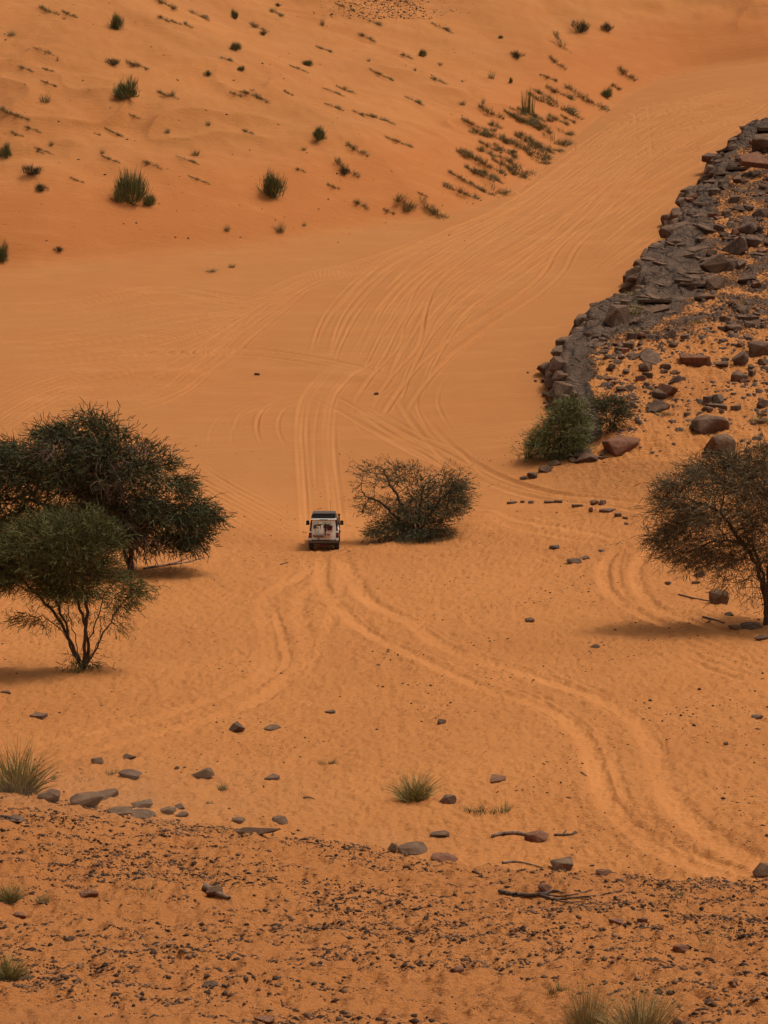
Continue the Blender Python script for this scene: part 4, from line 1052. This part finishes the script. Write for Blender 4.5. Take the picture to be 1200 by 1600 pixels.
tree('sprawling thorn bush with bare outer branches standing right of the off-road car', 'thorn bush', 'thorn_bush', (652, 838),
     [(690,778,38,34,0,34),(640,800,50,34,0,40),(612,742,50,24,0,30),(572,775,30,12,0,16),(568,735,20,8,0,12),(700,738,30,12,0,20),(640,828,66,16,-12,45),(715,765,16,20,0,20),(600,838,28,6,-20,20),(585,795,26,14,0,20)],
     [[(652,838),(650,815,0),(640,790,0)],[(652,838),(665,815,.2),(685,785,.2)],[(652,838),(625,815,.1),(595,785,.1),(570,775,.1)],[(652,838),(655,810,.4),(660,770,.4)],[(652,838),(640,822,-.4),(610,810,-.5)],[(652,838),(635,800,-.1),(612,760,-.1),(600,735,0)]],
     M_LEAF_BUSH, 23, natt=1050, nspr=6600, slen=(.25, .6), sw=.032, droop=.15, outw=.8, maxr=.08, tipr=.016, step=.22, kill=.30, leaflets=2, clump=.8, sparse=[(585,755,62,52),(690,735,40,18)])
tree('brown green acacia with fine hanging twigs at the right picture edge', 'acacia tree', 'acacia_tree', (1197, 976),
     [(1120,775,84,66,0,80),(1190,735,70,40,0,60),(1082,838,54,40,0,60),(1232,810,90,84,0,80),(1168,880,50,46,0,50),(1046,790,30,40,0,40),(1110,868,44,24,0,40),(1200,920,40,30,0,40),(1040,840,26,26,0,30)],
     [[(1197,976),(1192,930,0),(1182,885,0),(1150,840,0),(1120,800,0)],[(1197,976),(1198,920,.2),(1205,850,.3),(1215,790,.3)],[(1197,976),(1190,900,-.2),(1170,850,-.4),(1130,840,-.5)]],
     M_LEAF_BROWN, 24, natt=1500, nspr=10500, slen=(.40, 1.05), sw=.026, droop=-.9, outw=.6, maxr=.16, step=.28, kill=.40, leaflets=2, jit=.5, clump=.42, sparse=[(1180,915,60,45)])
tree('dense green bush growing against the lower end of the rock ledge', 'green bush', 'green_bush', (875, 716),
     [(882,645,20,24,0,22),(868,664,20,22,0,20),(858,692,24,22,0,24),(893,672,20,36,0,22),(878,700,34,14,0,28),(836,706,20,10,0,14),(898,640,12,14,0,12)],
     [[(875,716),(874,690,0),(878,660,0)],[(875,716),(862,700,.1),(850,680,.1)],[(875,716),(886,690,-.1),(895,665,-.1)],[(875,716),(850,708,-.1),(835,698,-.1)]],
     M_LEAF_GREEN, 25, natt=620, nspr=3800, slen=(.3, .8), sw=.036, droop=.45, outw=.45, maxr=.06, step=.24, kill=.36, leaflets=2, clump=.45)
tree('small thin leaved bush on the rocky shelf just right of the green bush', 'small bush', 'small_bush', (953, 674),
     [(946,634,22,14,0,20),(965,640,20,16,0,18),(955,655,14,12,0,14)],
     [[(953,674),(950,655,0),(945,640,0)],[(953,674),(960,655,0),(965,640,0)]],
     M_LEAF_BUSH, 26, natt=240, nspr=1500, slen=(.25, .6), sw=.036, droop=.1, outw=.8, maxr=.04, step=.22, kill=.34, leaflets=2, clump=.6)

# ------------------------------------------------------------------ grasses and shrubs
def blades_mesh(seed, n, rx, ry, h, w, lean, curl, mat, up=1.0, seg=3, line=False):
    r = np.random.default_rng(seed)
    if line:
        cl = r.uniform(-1, 1, 16); xx = cl[r.integers(0, 16, n)]+r.normal(size=n)*.11
        P = np.c_[np.clip(xx, -1.05, 1.05)*rx, r.normal(size=n)*ry*.5+np.sin(xx*3+seed)*ry*.5, np.zeros(n)-.03*h]; h = h*(.35+.65*np.abs(np.sin(xx*4.1+seed)))
    else:
        a = r.uniform(0, 6.28, n); q = r.random(n)**.6; P = np.c_[np.cos(a)*q*rx, np.sin(a)*q*ry, np.zeros(n)-.03*h]
    D = np.c_[P[:, 0]/max(rx, .01)*lean*(0.35 if line else 1)+r.normal(size=n)*lean*.5, P[:, 1]/max(ry, .01)*lean+r.normal(size=n)*lean*.5, np.full(n, up)]
    D /= np.linalg.norm(D, axis=1)[:, None]
    L = h*r.uniform(.45, 1.05, n)*(1-.35*(np.abs(P[:, 0])/max(rx, .01))**2)
    cu = D.copy(); cu[:, 2] = 0; cu = cu*curl*1.2; cu[:, 2] -= curl*.6
    V, F = strips(P, D, L, np.full(n, w)*r.uniform(.7, 1.2, n), seg, cu, seed+9)
    me = mesh_np('blades', V, F, mat, False, None, False); return me
def puff_mesh(seed, n, mat):
    """a rounded ragged shrub: sprays start all through its volume and point up and out"""
    r = np.random.default_rng(seed)
    cl = r.normal(size=(14, 3)); cl /= np.linalg.norm(cl, axis=1)[:, None]; cl[:, 2] = np.abs(cl[:, 2])
    cl *= r.uniform(.35, .80, (14, 1)); q = cl[r.integers(0, 14, n)]+r.normal(size=(n, 3))*np.array([.20, .20, .13])
    P = q*np.array([.78, .62, .62]); P[:, 2] = np.maximum(P[:, 2], .0)
    D = P*np.array([1, 1, .5])+np.array([0, 0, .75])+r.normal(size=(n, 3))*.28; D /= np.linalg.norm(D, axis=1)[:, None]
    V, F = strips(P, D, r.uniform(.14, .36, n), np.full(n, .030), 2, None, seed)
    k = 60; P2 = np.c_[r.normal(size=(k, 2))*.1, np.zeros(k)-.05]; D2 = cl[r.integers(0, 14, k)]+r.normal(size=(k, 3))*.1; D2 /= np.linalg.norm(D2, axis=1)[:, None]
    V2, F2 = strips(P2, D2, r.uniform(.4, .8, k), np.full(k, .03), 2, None, seed+1)
    V, F = merge([(V, F), (V2, F2)]); return mesh_np('blades', V, F, mat, False, None, False)
PM = {}
def plantmesh(kind, i):
    k = (kind, i % 5)
    if k in PM: return PM[k]
    sd = 400+i % 5*13+len(kind)*7
    if kind == 'S': me = puff_mesh(sd, 900, M_LEAF_GREEN)       # unit: 1 m high, 2 m wide approx
    elif kind == 'SD': me = puff_mesh(sd, 420, M_LEAF_BUSH)
    elif kind == 'G': me = blades_mesh(sd, 70, .45, .35, 1.0, .05, .7, .5, M_GRASSD)
    elif kind == 'R': me = blades_mesh(sd, 260, 1.0, .45, .95, .036, .50, .45, M_GRASSD, line=True)
    elif kind == 'T': me = blades_mesh(sd, 60, .5, .4, 1.0, .07, .28, .05, M_GRASS)
    elif kind == 'P': me = blades_mesh(sd, 120, .8, .5, .9, .035, .8, .6, M_STRAW)
    elif kind == 'F': me = blades_mesh(sd, 420, .36, .30, 1.15, .024, .80, .75, M_GRASS, seg=4)
    elif kind == 'Y': me = blades_mesh(sd, 620, .50, .40, 1.15, .014, .65, .6, M_STRAW, seg=4)
    elif kind == 'D': me = blades_mesh(sd, 26, .5, .4, 1.0, .018, .9, .5, M_STRAW, seg=3)
    elif kind == 'V': me = blades_mesh(sd, 150, .9, .25, 1.0, .03, .5, .1, M_LEAF_GREEN, line=True)
    me.name = 'blades'; PM[k] = me; return me
pl_i = [0]
LAND = [('the wide green shrub',425,285),('the tall green shrub',200,283),('the round green shrub',197,135),('the small round shrub',497,205),('the tall pale grass tuft',825,150),('the top left shrub',181,30),('the dark top right shrub',905,38),('the purple twiggy bush',175,90),('the dune foot',560,345)]
LABS = {}
def where(px, py):
    b = min(LAND, key=lambda l: (l[1]-px)**2+(l[2]-py)**2); dx, dy = px-b[1], py-b[2]
    v = 'above' if dy < -.4*abs(dx) else ('below' if dy > .4*abs(dx) else ''); h = 'left' if dx < 0 else 'right'
    d = math.hypot(dx, dy); how = 'close' if d < 45 else ('well' if d < 100 else 'far')
    if v and abs(dx) > 12: return f'{how} {v} {h} of {b[0]}'
    if v: return f'{how} {v} {b[0]}'
    return f'{how} to the {h} of {b[0]}'
PLANTS = []
def plant(kind, px, py, w, h, nm, label=None, dx=0, dy=0, desc='', cat=None, group=None):
    pl_i[0] += 1
    if dx or dy:
        a = spot(px-dx/2, py-dy/2); b = spot(px+dx/2, py+dy/2)
        vec = Vector(b)-Vector(a)
        if abs(vec.y) > 6: vec.y *= .5
        Ln = vec.length/2; x, y, z = [(a[k]+b[k])/2 for k in range(3)]
        x, y = (a[0]+b[0])/2, (a[1]+b[1])/2; z = float(surf_z(x, y)[0])
        s = scale_at(x, y, z); H = h/s
        o = inst(nm, plantmesh(kind, pl_i[0]), (x, y, z), (0, 0, 0), (1, 1, 1))
        X_ = vec.normalized(); Z_ = Vector((0, 0, 1)); Y_ = Z_.cross(X_).normalized(); Z2 = X_.cross(Y_)
        o.rotation_euler = Matrix((X_, Y_, Z2)).transposed().to_euler(); o.scale = (max(Ln, .3), max(H*1.1, .25), H)
    else:
        x, y, z = spot(px, py); s = scale_at(x, y, z)
        o = inst(nm, plantmesh(kind, pl_i[0]), (x, y, z), (0, 0, random.uniform(-.6, .6)), (w/s/(1.25 if kind in 'FY' else 1.9), w/s/1.9, h/s*(1.15 if kind in 'FYS' else 1)))
    if label is None:
        label = f'{desc} {where(px, py-h/2)}'
        c = LABS.get(label, 0); LABS[label] = c+1
        if c: label = label.replace(desc, ['', 'second', 'third', 'fourth', 'fifth', 'sixth', 'seventh', 'eighth', 'ninth', 'tenth', 'eleventh', 'twelfth', 'thirteenth', 'last'][min(c, 13)]+' '+desc)
    tag(o, label, cat or nm.replace('_', ' '), group); PLANTS.append((px, py, w, h, kind)); return o
plant('S', 425,308,56,52,'green_shrub','widest dense green shrub on the dune above the valley, left of centre')
plant('S', 203,315,58,70,'green_shrub','tallest green shrub on the left dune face with a small shrub at its foot')
plant('S', 233,321,24,26,'green_shrub','small green shrub touching the right foot of the tallest dune shrub')
plant('S', 198,152,48,40,'green_shrub','round green shrub high on the left dune below the purple twiggy bush')
plant('S', 497,218,32,28,'green_shrub','small round dark green shrub in the middle of the dune')
plant('S', 182,46,32,32,'green_shrub','green shrub near the top left of the dune')
plant('SD', 906,50,40,32,'green_shrub','dark shrub near the top right of the dune, larger of two')
plant('SD', 949,48,24,24,'green_shrub','dark shrub near the top right of the dune, smaller of two')
plant('S', 4,408,28,40,'green_shrub','shrub cut by the left picture edge just above the valley floor')
plant('S', 8,245,26,30,'green_shrub','shrub at the left picture edge halfway up the dune')
plant('S', 366,30,18,20,'green_shrub','small green shrub at the top of the dune left of the stone patch')
plant('S', 368,78,20,18,'green_shrub','small green shrub below the one at the top of the dune')
plant('S', 480,103,20,14,'green_shrub','small green shrub above the round dark green one in mid dune')
plant('S', 377,110,15,10,'green_shrub','tiny green shrub right of and above the round shrub on the left dune')
plant('SD', 176,101,30,18,'twiggy_bush','purple brown twiggy bush just above the round green shrub')
plant('SD', 410,100,6,4,'twiggy_bush','tiny dark bush speck between two small shrubs on the upper dune')
plant('T', 825,176,38,46,'tall_grass_tuft','tall upright pale green grass tuft standing above the grassy drifts')
plant('SD', 808,90,28,20,'dry_shrub','pale dry shrub on the dune above the tall grass tuft')
plant('S', 948,152,24,20,'green_shrub','small grey green shrub near the channel right of the long grass drift')
for (px, py, w_, h_, dx, dy) in RR:
    plant('R', px, py, w_, h_, 'grass_drift', None, dx, dy, desc=('long' if dx > 40 else 'short' if dx < 20 else 'slanting')+' dry grass drift', cat='grass')
GG = [(18,56,22,14,'G'),(70,160,32,20,'G'),(90,95,5,14,'G'),(268,150,20,14,'G'),(305,243,22,15,'G'),(262,208,16,14,'G'),(325,196,16,12,'G'),(160,240,12,10,'G'),(80,228,14,13,'G'),(48,272,52,24,'SD'),(64,298,30,20,'SD'),(92,392,22,12,'SD'),
(355,361,16,16,'G'),(437,363,28,24,'G'),(475,235,14,10,'G'),(504,40,12,20,'G'),(475,353,12,10,'G'),(660,88,14,16,'S'),(648,111,10,10,'G'),(688,102,14,8,'G'),(768,123,18,18,'G'),(798,130,9,12,'S'),(782,60,9,7,'S'),(722,164,20,12,'G'),
(755,162,10,14,'G'),(722,128,8,6,'G'),(728,190,18,10,'G'),(845,118,8,6,'G'),(330,425,30,8,'G'),(362,418,18,10,'G'),(860,190,24,20,'G'),(325,118,18,14,'SD'),(410,55,16,12,'SD'),(435,10,12,10,'SD'),(635,330,26,26,'G'),(538,272,22,18,'SD'),(770,205,26,12,'G'),(800,240,22,12,'SD'),(576,96,10,8,'G'),(100,30,8,5,'G')]
for (px, py, w_, h_, k) in GG:
    plant(k, px, py, w_, h_, 'grass_tuft' if k == 'G' else 'small_shrub', None, desc='sparse grass tuft' if k == 'G' else 'small dark shrub')
# near plants
FGP = [('F',28,1238,96,84,'big_grass_clump','big half green grass clump leaning right at the left picture edge'),
('F',648,1250,66,46,'grass_tussock','round grass tussock in the lower middle of the sand'),
('V',765,1270,78,26,'low_shrub','row of three low grey green shrubs right of the grass tussock'),
('V',512,1194,34,13,'low_shrub','small low green shrub left of and above the grass tussock'),
('D',418,1182,46,20,'dry_sprig','thin dry sprigs above the thin flat slab in the lower left'),
('G',348,1234,32,18,'dry_tuft','small dry tuft right of the grey humped stone'),
('V',176,1210,22,18,'dry_tuft','small pale green tuft behind the dark brown block at lower left'),
('D',128,1222,46,26,'dry_sprig','sparse dry stalks left of the dark brown block at lower left'),
('G',84,1218,16,14,'dry_tuft','tiny green tuft on sand right of the big grass clump'),
('V',328,1256,16,8,'dry_tuft','tiny grey tuft below the grey humped stone'),
('F',14,1410,44,36,'grass_tussock','dry tussock at the left picture edge in the gravel'),
('G',66,1410,44,20,'dry_tuft','low dry tuft beside the tussock at the left edge in the gravel'),
('D',232,1400,76,56,'dry_sprig','wispy dry stalks in the left foreground gravel'),
('V',250,1378,18,10,'dry_tuft','tiny green patch inside the wispy stalks in the left gravel'),
('F',12,1530,60,44,'grass_tussock','green and straw tussock at the left edge near the bottom corner'),
('V',292,1484,18,10,'green_sprout','tiny dark green sprout alone in the left centre gravel'),
('D',350,1302,34,26,'dry_sprig','few thin dry stalks beside the long half buried slab'),
('V',960,1612,90,52,'yellow_grass','patch of green yellow grass at the bottom edge, middle'),
('Y',915,1612,64,84,'yellow_grass','tall yellow grass clump at the bottom edge, left of two'),
('Y',1000,1615,115,72,'yellow_grass','wide yellow grass clump at the bottom edge, right of two'),
('D',1110,1475,80,60,'dry_sprig','faint dry stalks in the right foreground gravel'),
('G',1060,1400,30,16,'dry_tuft','small dry tuft at the crest beyond the gravel on the right'),
('D',880,1380,50,28,'dry_sprig','thin twigs just below the pointed boulder on the crest'),
('D',675,1350,20,30,'dry_sprig','upright dark dry twig standing at the crest beside the trio'),
('V',868,1550,44,22,'green_sprout','small green patch in the right foreground above the yellow grass'),
('D',560,1330,40,22,'dry_sprig','thin twigs poking from the crest left of the trio'),
('D',470,1470,40,26,'dry_sprig','few dry stalks in the centre foreground gravel'),
('D',220,1475,50,24,'dry_sprig','dry stalks lying low below the wispy stalks in the left gravel'),
('P',985,492,46,34,'dry_bush','yellow dry grass on the ledge right of the big square boulder'),
('P',1000,526,50,24,'dry_bush','yellow dry grass just below the big square boulder on the ledge'),
('P',1158,478,34,16,'dry_bush','pale dry grass clump on bare sand at the right of the shelf'),
('P',1040,650,28,16,'dry_bush','dry grass growing against the low dark rock on the shelf'),
('P',985,462,30,14,'dry_bush','thin dry grass at the notch of the ledge edge'),
('P',940,570,12,14,'dry_bush','tiny dry tuft near the two black stones by the ledge corner'),
('P',1190,660,40,22,'dry_bush','pale dry tuft above the right tree at the picture edge'),
('P',1090,505,24,12,'dry_bush','small dry tuft below the smooth pavement'),
('T',826,716,30,34,'tall_grass_tuft','thin green stalks spreading left of the green bush by the ledge'),
]
for k, px, py, w_, h_, nm, lab in FGP: plant(k, px, py, w_, h_, nm, lab)

# ------------------------------------------------------------------ dead wood
def stick(label, pts_px, r0, r1, mat, extra=(), name='dead_branch'):
    W = [spot(*p) for p in pts_px]; W = [Vector((a, b, c+r0*.9+(p[2] if len(p) > 2 else 0))) for (a, b, c), p in zip(W, [q if len(q) > 2 else (*q, 0) for q in pts_px])]
    return W
def branch(label, strands, mat, name='dead_branch', cat='branch'):
    """strands: list of (pixel points, r0, r1); lies on the ground"""
    org = None; segs = []
    for P, r0, r1 in strands:
        C_ = catmull([(p[0], p[1]) for p in P], 4); m = len(C_); prev = None
        for k, (a, b) in enumerate(C_):
            x, y, z = spot(a, b); rr = r0+(r1-r0)*k/(m-1); q = np.array([x, y, z+rr*.8+.01])
            q[2] += random.uniform(0, .012)
            if org is None: org = q.copy()
            if prev is not None: segs.append((prev[0]-org, q-org, prev[1], rr))
            prev = (q, rr)
    V, F = tubes(segs, 6); o = mesh_np(name, V, F, mat, True); o.location = org; tag(o, label, cat); return o
branch('forked dead branch with long thin twigs lying on the gravel right of centre', [([(780,1396),(800,1400),(830,1402),(850,1400)], .045, .04), ([(850,1400),(865,1394),(880,1396)], .035, .012), ([(845,1401),(870,1408),(900,1404),(940,1400),(985,1388)], .030, .008), ([(850,1400),(880,1402),(910,1396),(940,1386)], .02, .006), ([(860,1406),(885,1411),(915,1410)], .02, .006)], M_DARKWOOD)
branch('long weathered stick lying left of the red brown block at lower right', [([(767,1309),(785,1305),(805,1304),(822,1307)], .05, .06), ([(800,1304),(812,1299)], .02, .01)], M_WOOD)
branch('small gnarled wood pieces lying right of the red brown block', [([(866,1306),(880,1306),(893,1305),(901,1302)], .035, .025), ([(880,1305),(884,1299)], .03, .02), ([(893,1305),(899,1301)], .03, .03)], M_DARKWOOD)
branch('curved pale stick on the crest left of the pointed boulder', [([(785,1350),(805,1348),(825,1351),(848,1357)], .035, .015)], M_WOOD)
branch('pale tapering log end lying in the foreground gravel left of centre', [([(318,1390),(330,1396),(345,1402),(358,1406)], .085, .035)], M_WOOD)
branch('dark bent stick at the left edge below the crest', [([(2,1278),(15,1281),(28,1286)], .04, .05)], M_DARKWOOD)
branch('tiny dark twig left of the off-road car at the brow', [([(438,883),(444,881),(450,880)], .03, .02)], M_DARKWOOD, 'twig', 'twig')
branch('thin dead branch lying in the shade under the right hand tree', [([(1060,930),(1085,936),(1110,940),(1135,945)], .04, .02)], M_DARKWOOD)
branch('lower dead branch under the right hand tree near its foot', [([(1098,965),(1115,969),(1132,974)], .05, .03)], M_WOOD)
branch('pale stick at the inner edge of the wide left rut', [([(908,1208),(913,1211),(917,1214)], .03, .015)], M_WOOD, 'twig', 'twig')
branch('tiny dark twig on sand in the lower centre left of the tussock', [([(474,1248),(484,1247),(492,1250)], .025, .01)], M_DARKWOOD, 'twig', 'twig')
branch('thin pale twig lying flat in the right foreground gravel', [([(1000,1452),(1030,1449),(1055,1444)], .012, .006)], M_WOOD, 'twig', 'twig')
branch('thin dark twig in the foreground gravel below the dead branch', [([(1000,1500),(1030,1503),(1045,1508)], .015, .006)], M_DARKWOOD, 'twig', 'twig')
branch('fallen dry branch under the skirts of the largest acacia', [([(225,890),(260,884),(290,880),(320,872)], .07, .03), ([(260,884),(285,876),(310,864)], .04, .015)], M_WOOD)

# ------------------------------------------------------------------ the off-road car
def car():
    cxp = spot(506, 861); x, y, z = cxp
    # pitch from the ground under the wheels
    z0 = float(base_z(np.array([x]), np.array([y]))[0]); z1 = float(base_z(np.array([x]), np.array([y+3.6]))[0])
    R = empty('offroad_car', (x, y, z0)); R.rotation_euler = (math.atan2(z1-z0, 3.6)-.055, 0, 0)
    tag(R, 'white boxy off-road car seen from behind, driving down into the valley', 'car')
    white = plain('car_white_paint', (.86, .84, .76), .35, var=.10, spec=.5); blk = plain('car_black', (.012, .012, .013), .5, var=.1)
    grey = plain('car_roof_grey', (.07, .055, .045), .7); tyre = plain('tyre_rubber', (.02, .018, .016), .9); glass = plain('dark_glass', (.015, .018, .022), .08, var=0, spec=.8)
    steel = plain('dusty_steel', (.10, .07, .05), .6); red = plain('tail_red', (.30, .015, .01), .3); maroon = plain('maroon_cloth', (.10, .018, .022), .9)
    pink = plain('pale_can', (.62, .42, .34), .5); wood_ = plain('firewood', (.20, .11, .055), .9, var=.8); lightg = plain('sticker_green', (.50, .56, .42), .5); navy = plain('sticker_navy', (.05, .07, .13), .5)
    mint = plain('dusty_white', (.80, .76, .64), .6, var=.12); orange = plain('sticker_orange', (.55, .20, .04), .5)
    def bx(nm, c, s, mat, parent=R, bev=.02, taper=None, rot=(0, 0, 0)):
        bm = bmesh.new(); bmesh.ops.create_cube(bm, size=1)
        for v in bm.verts:
            v.co.x *= s[0]; v.co.y *= s[1]; v.co.z *= s[2]
            if taper and v.co.z > 0: v.co.x *= taper
        if bev: bmesh.ops.bevel(bm, geom=list(bm.edges), offset=min(bev, min(s)*.3), segments=2, affect='EDGES')
        me = bpy.data.meshes.new(nm); bm.to_mesh(me); bm.free(); me.materials.append(mat)
        o = bpy.data.objects.new(nm, me); COL.objects.link(o); o.parent = parent; o.location = c; o.rotation_euler = rot
        for p in me.polygons: p.use_smooth = False
        return o
    def cyl(nm, c, rad, ln, mat, parent=R, axis='X', seg=24, bev=.02):
        bm = bmesh.new(); bmesh.ops.create_cone(bm, cap_ends=True, segments=seg, radius1=rad, radius2=rad, depth=ln)
        if bev: bmesh.ops.bevel(bm, geom=[e for e in bm.edges if e.calc_face_angle(0) > 1], offset=bev, segments=2, affect='EDGES')
        me = bpy.data.meshes.new(nm); bm.to_mesh(me); bm.free(); me.materials.append(mat)
        o = bpy.data.objects.new(nm, me); COL.objects.link(o); o.parent = parent; o.location = c
        if axis == 'X': o.rotation_euler = (0, math.pi/2, 0)
        if axis == 'Y': o.rotation_euler = (math.pi/2, 0, 0)
        return o
    # y runs forward from the rear face (y = 0)
    bx('chassis', (0, 2.0, .52), (.95, 3.8, .20), steel)
    body = bx('body', (0, 1.35, .96), (1.70, 2.70, .62), white, bev=.05)
    bx('bonnet', (0, 3.35, .95), (1.62, 1.30, .52), white, bev=.06)
    bx('cabin', (0, 1.30, 1.55), (1.64, 2.60, .62), white, bev=.04, taper=.89)
    bx('roof', (0, 1.30, 1.88), (1.46, 2.60, .06), white, bev=.03)
    bx('windscreen', (0, 2.62, 1.52), (1.40, .03, .48), glass, rot=(.12, 0, 0))
    for s in (-1, 1):
        sw_ = bx('side_window', (s*.786, .85, 1.60), (.02, .90, .34), glass, rot=(0, -s*.14, 0)); bx('window_frame', (s*.008, 0, 0), (.012, 1.0, .42), blk, sw_, bev=0)
        sw_ = bx('side_window', (s*.786, 2.02, 1.60), (.02, .78, .34), glass, rot=(0, -s*.14, 0)); bx('window_frame', (s*.008, 0, 0), (.012, .88, .42), blk, sw_, bev=0)
        bx('corner_pillar', (s*.755, .03, 1.52), (.10, .10, .70), blk, bev=.02, rot=(0, -s*.13, 0))
        bx('wheel_arch', (s*.875, .52, .80), (.10, 1.00, .16), blk, bev=.03); bx('wheel_arch', (s*.875, 3.30, .80), (.10, 1.0, .16), blk, bev=.03)
        bx('rear_wing', (s*.80, .02, .90), (.17, .08, .56), white, bev=.02)
        tl = bx('tail_light', (s*.80, -.04, .93), (.12, .05, .12), red, bev=.01); bx('light_rim', (0, .018, 0), (.16, .02, .30), blk, tl, bev=.005)
        bx('mudflap', (s*.74, .02, .32), (.30, .03, .36), blk, bev=.005)
        for yy in (.62, 3.35):
            t = cyl('wheel', (s*.76, yy, .40), .40, .27, tyre, bev=.04); rm = cyl('rim', (0, 0, s*.115), .22, .06, steel, t, axis='Z', bev=.01)
            rm.rotation_euler = (0, 0, 0)
        mr = bx('mirror', (s*1.03, 2.45, 1.42), (.20, .08, .28), blk, bev=.03); bx('mirror_arm', (-s*.12, 0, -.06), (.14, .03, .04), blk, mr, bev=.005)
    bx('bumper', (0, -.14, .55), (1.78, .16, .16), steel, bev=.03)
    bx('rear_step', (0, -.05, .44), (1.30, .14, .05), blk, bev=.01)
    bx('tow_bar', (.0, -.10, .36), (.45, .10, .10), maroon, bev=.01)
    cyl('silencer', (.25, .35, .36), .11, .7, steel)
    door = bx('rear_door', (0, -.03, 1.24), (1.42, .07, 1.16), mint, bev=.03, taper=.965)
    bx('rear_window', (-.02, -.075, 1.46), (.02+.9, .02, .02+.30), glass, door, bev=.005).location = (-.10, -.044, .28)
    bx('door_seam', (.08, -.038, -.1), (.02, .012, .9), blk, door, bev=0)
    # stickers, cans and kit tied on the door
    random.seed(77)
    for (a, c, w_, h_, mt) in ((-.48, .42, .28, .16, lightg), (-.20, .44, .22, .14, mint), (-.02, .40, .16, .18, lightg), (.28, .42, .34, .12, lightg), (-.55, .18, .14, .18, navy), (-.32, .16, .20, .18, mint), (-.36, .14, .09, .10, maroon), (-.10, .10, .14, .40, white), (-.42, -.10, .30, .14, lightg), (-.18, -.16, .22, .10, mint), (.46, -.02, .14, .16, pink), (-.50, .02, .06, .06, orange), (.05, .30, .10, .08, navy), (.50,-.25,.16,.2,mint), (.50, .22, .12, .12, pink)):
        bx('sticker', (a, -.058, c), (w_, .012, h_), mt, door, bev=0)
    bx('black_strap', (.10, -.075, .02), (.10, .07, .70), blk, door, bev=.02)
    kb = bx('kit_bag', (.36, -.14, .16), (.30, .18, .26), maroon, door, bev=.05); bx('bag_flap', (.06, -.06, .06), (.20, .12, .10), blk, kb, bev=.03)
    can = bx('jerry_can', (.28, -.15, -.22), (.32, .18, .42), pink, door, bev=.05); bx('can_mark', (0, -.094, -.03), (.16, .012, .08), maroon, can, bev=0); bx('can_cap', (.05, 0, .23), (.10, .08, .05), blk, can, bev=.01)
    for k in range(3): cyl('firewood_log', (-.30+random.uniform(-.04, .04), -.12-.05*(k % 2), -.40+.055*k), .035, .62+random.uniform(-.1, .1), wood_, door, seg=8, bev=0)
    bx('hub_knob', (-.30, -.06, -.52), (.10, .05, .06), blk, door, bev=.01)
    sp = bx('roof_spoiler', (0, -.06, 1.885), (1.50, .16, .07), white, bev=.02); bx('brake_light', (.0, -.083, -.01), (.50, .012, .035), blk, sp, bev=0)
    # roof box and rack
    rb = bx('roof_box', (0, .95, 2.05), (1.40, 1.60, .22), blk, bev=.04); bx('box_lid', (0, 0, .145), (1.36, 1.54, .04), grey, rb, bev=.02)
    for s in (-1, 1):
        bx('rack_rail', (s*.74, 1.25, 1.97), (.04, 2.4, .05), blk, bev=.01)
        for yy in (.3, 1.3, 2.3): bx('rack_foot', (s*.72, yy, 1.92), (.04, .06, .10), blk, bev=0)
    sn = cyl('snorkel', (.86, 2.72, 1.45), .045, .8, blk, axis='Z', bev=.005); bx('snorkel_head', (0, .02, .42), (.14, .14, .14), blk, sn, bev=.03)
    cyl('antenna', (.34, 2.2, 2.45), .010, .75, blk, axis='Z', seg=6, bev=0)
    return R
CAR = car()

# ------------------------------------------------------------------ blown dust behind the crest
def dust(label, pxs, size, dens, col=(.80, .52, .30), lift=.3):
    V = None
    m = bpy.data.materials.new('dust'); m.use_nodes = True; n = m.node_tree.nodes; l = m.node_tree.links
    n.remove(n['Principled BSDF']); pv = n.new('ShaderNodeVolumePrincipled'); pv.inputs['Color'].default_value = (*col, 1)
    tc = n.new('ShaderNodeTexCoord')
    ln = n.new('ShaderNodeVectorMath'); ln.operation = 'LENGTH'; l.new(tc.outputs['Object'], ln.inputs[0])
    fall = ramp(n, l, ln.outputs['Value'], [(.1, (1,1,1)), (.95, (0,0,0))])
    ns_ = ramp(n, l, noise(n, l, n.new('ShaderNodeNewGeometry').outputs['Position'], .9, 3), [(.35, (.15,.15,.15)), (.65, (1,1,1))])
    l.new(mth(n, l, 'MULTIPLY', mth(n, l, 'MULTIPLY', fall, ns_), dens), pv.inputs['Density'])
    l.new(pv.outputs[0], n['Material Output'].inputs['Volume'])
    x, y, z = spot(*pxs)
    bm = bmesh.new(); bmesh.ops.create_icosphere(bm, subdivisions=3, radius=1); me = bpy.data.meshes.new('dust_cloud'); bm.to_mesh(me); bm.free(); me.materials.append(m)
    o = bpy.data.objects.new('dust_cloud', me); COL.objects.link(o); o.location = (x, y, z+lift); o.scale = size
    o['kind'] = 'stuff'; o['label'] = label; o['category'] = 'dust'; return o
dust('thin veil of dust blowing behind the crest at lower left', (150, 1290-20), (8.5, 4.0, .75), .11)
dust('faint dust hanging behind the boulders on the centre crest', (620, 1342-12), (3.2, 2.0, .5), .10)
for t_, in [(o,) for o in THINGS if not o.get('label')]: print('NOLABEL', t_.name)
print('tris', sum(len(o.data.loops)-2*len(o.data.polygons) for o in bpy.data.objects if o.type == 'MESH'))
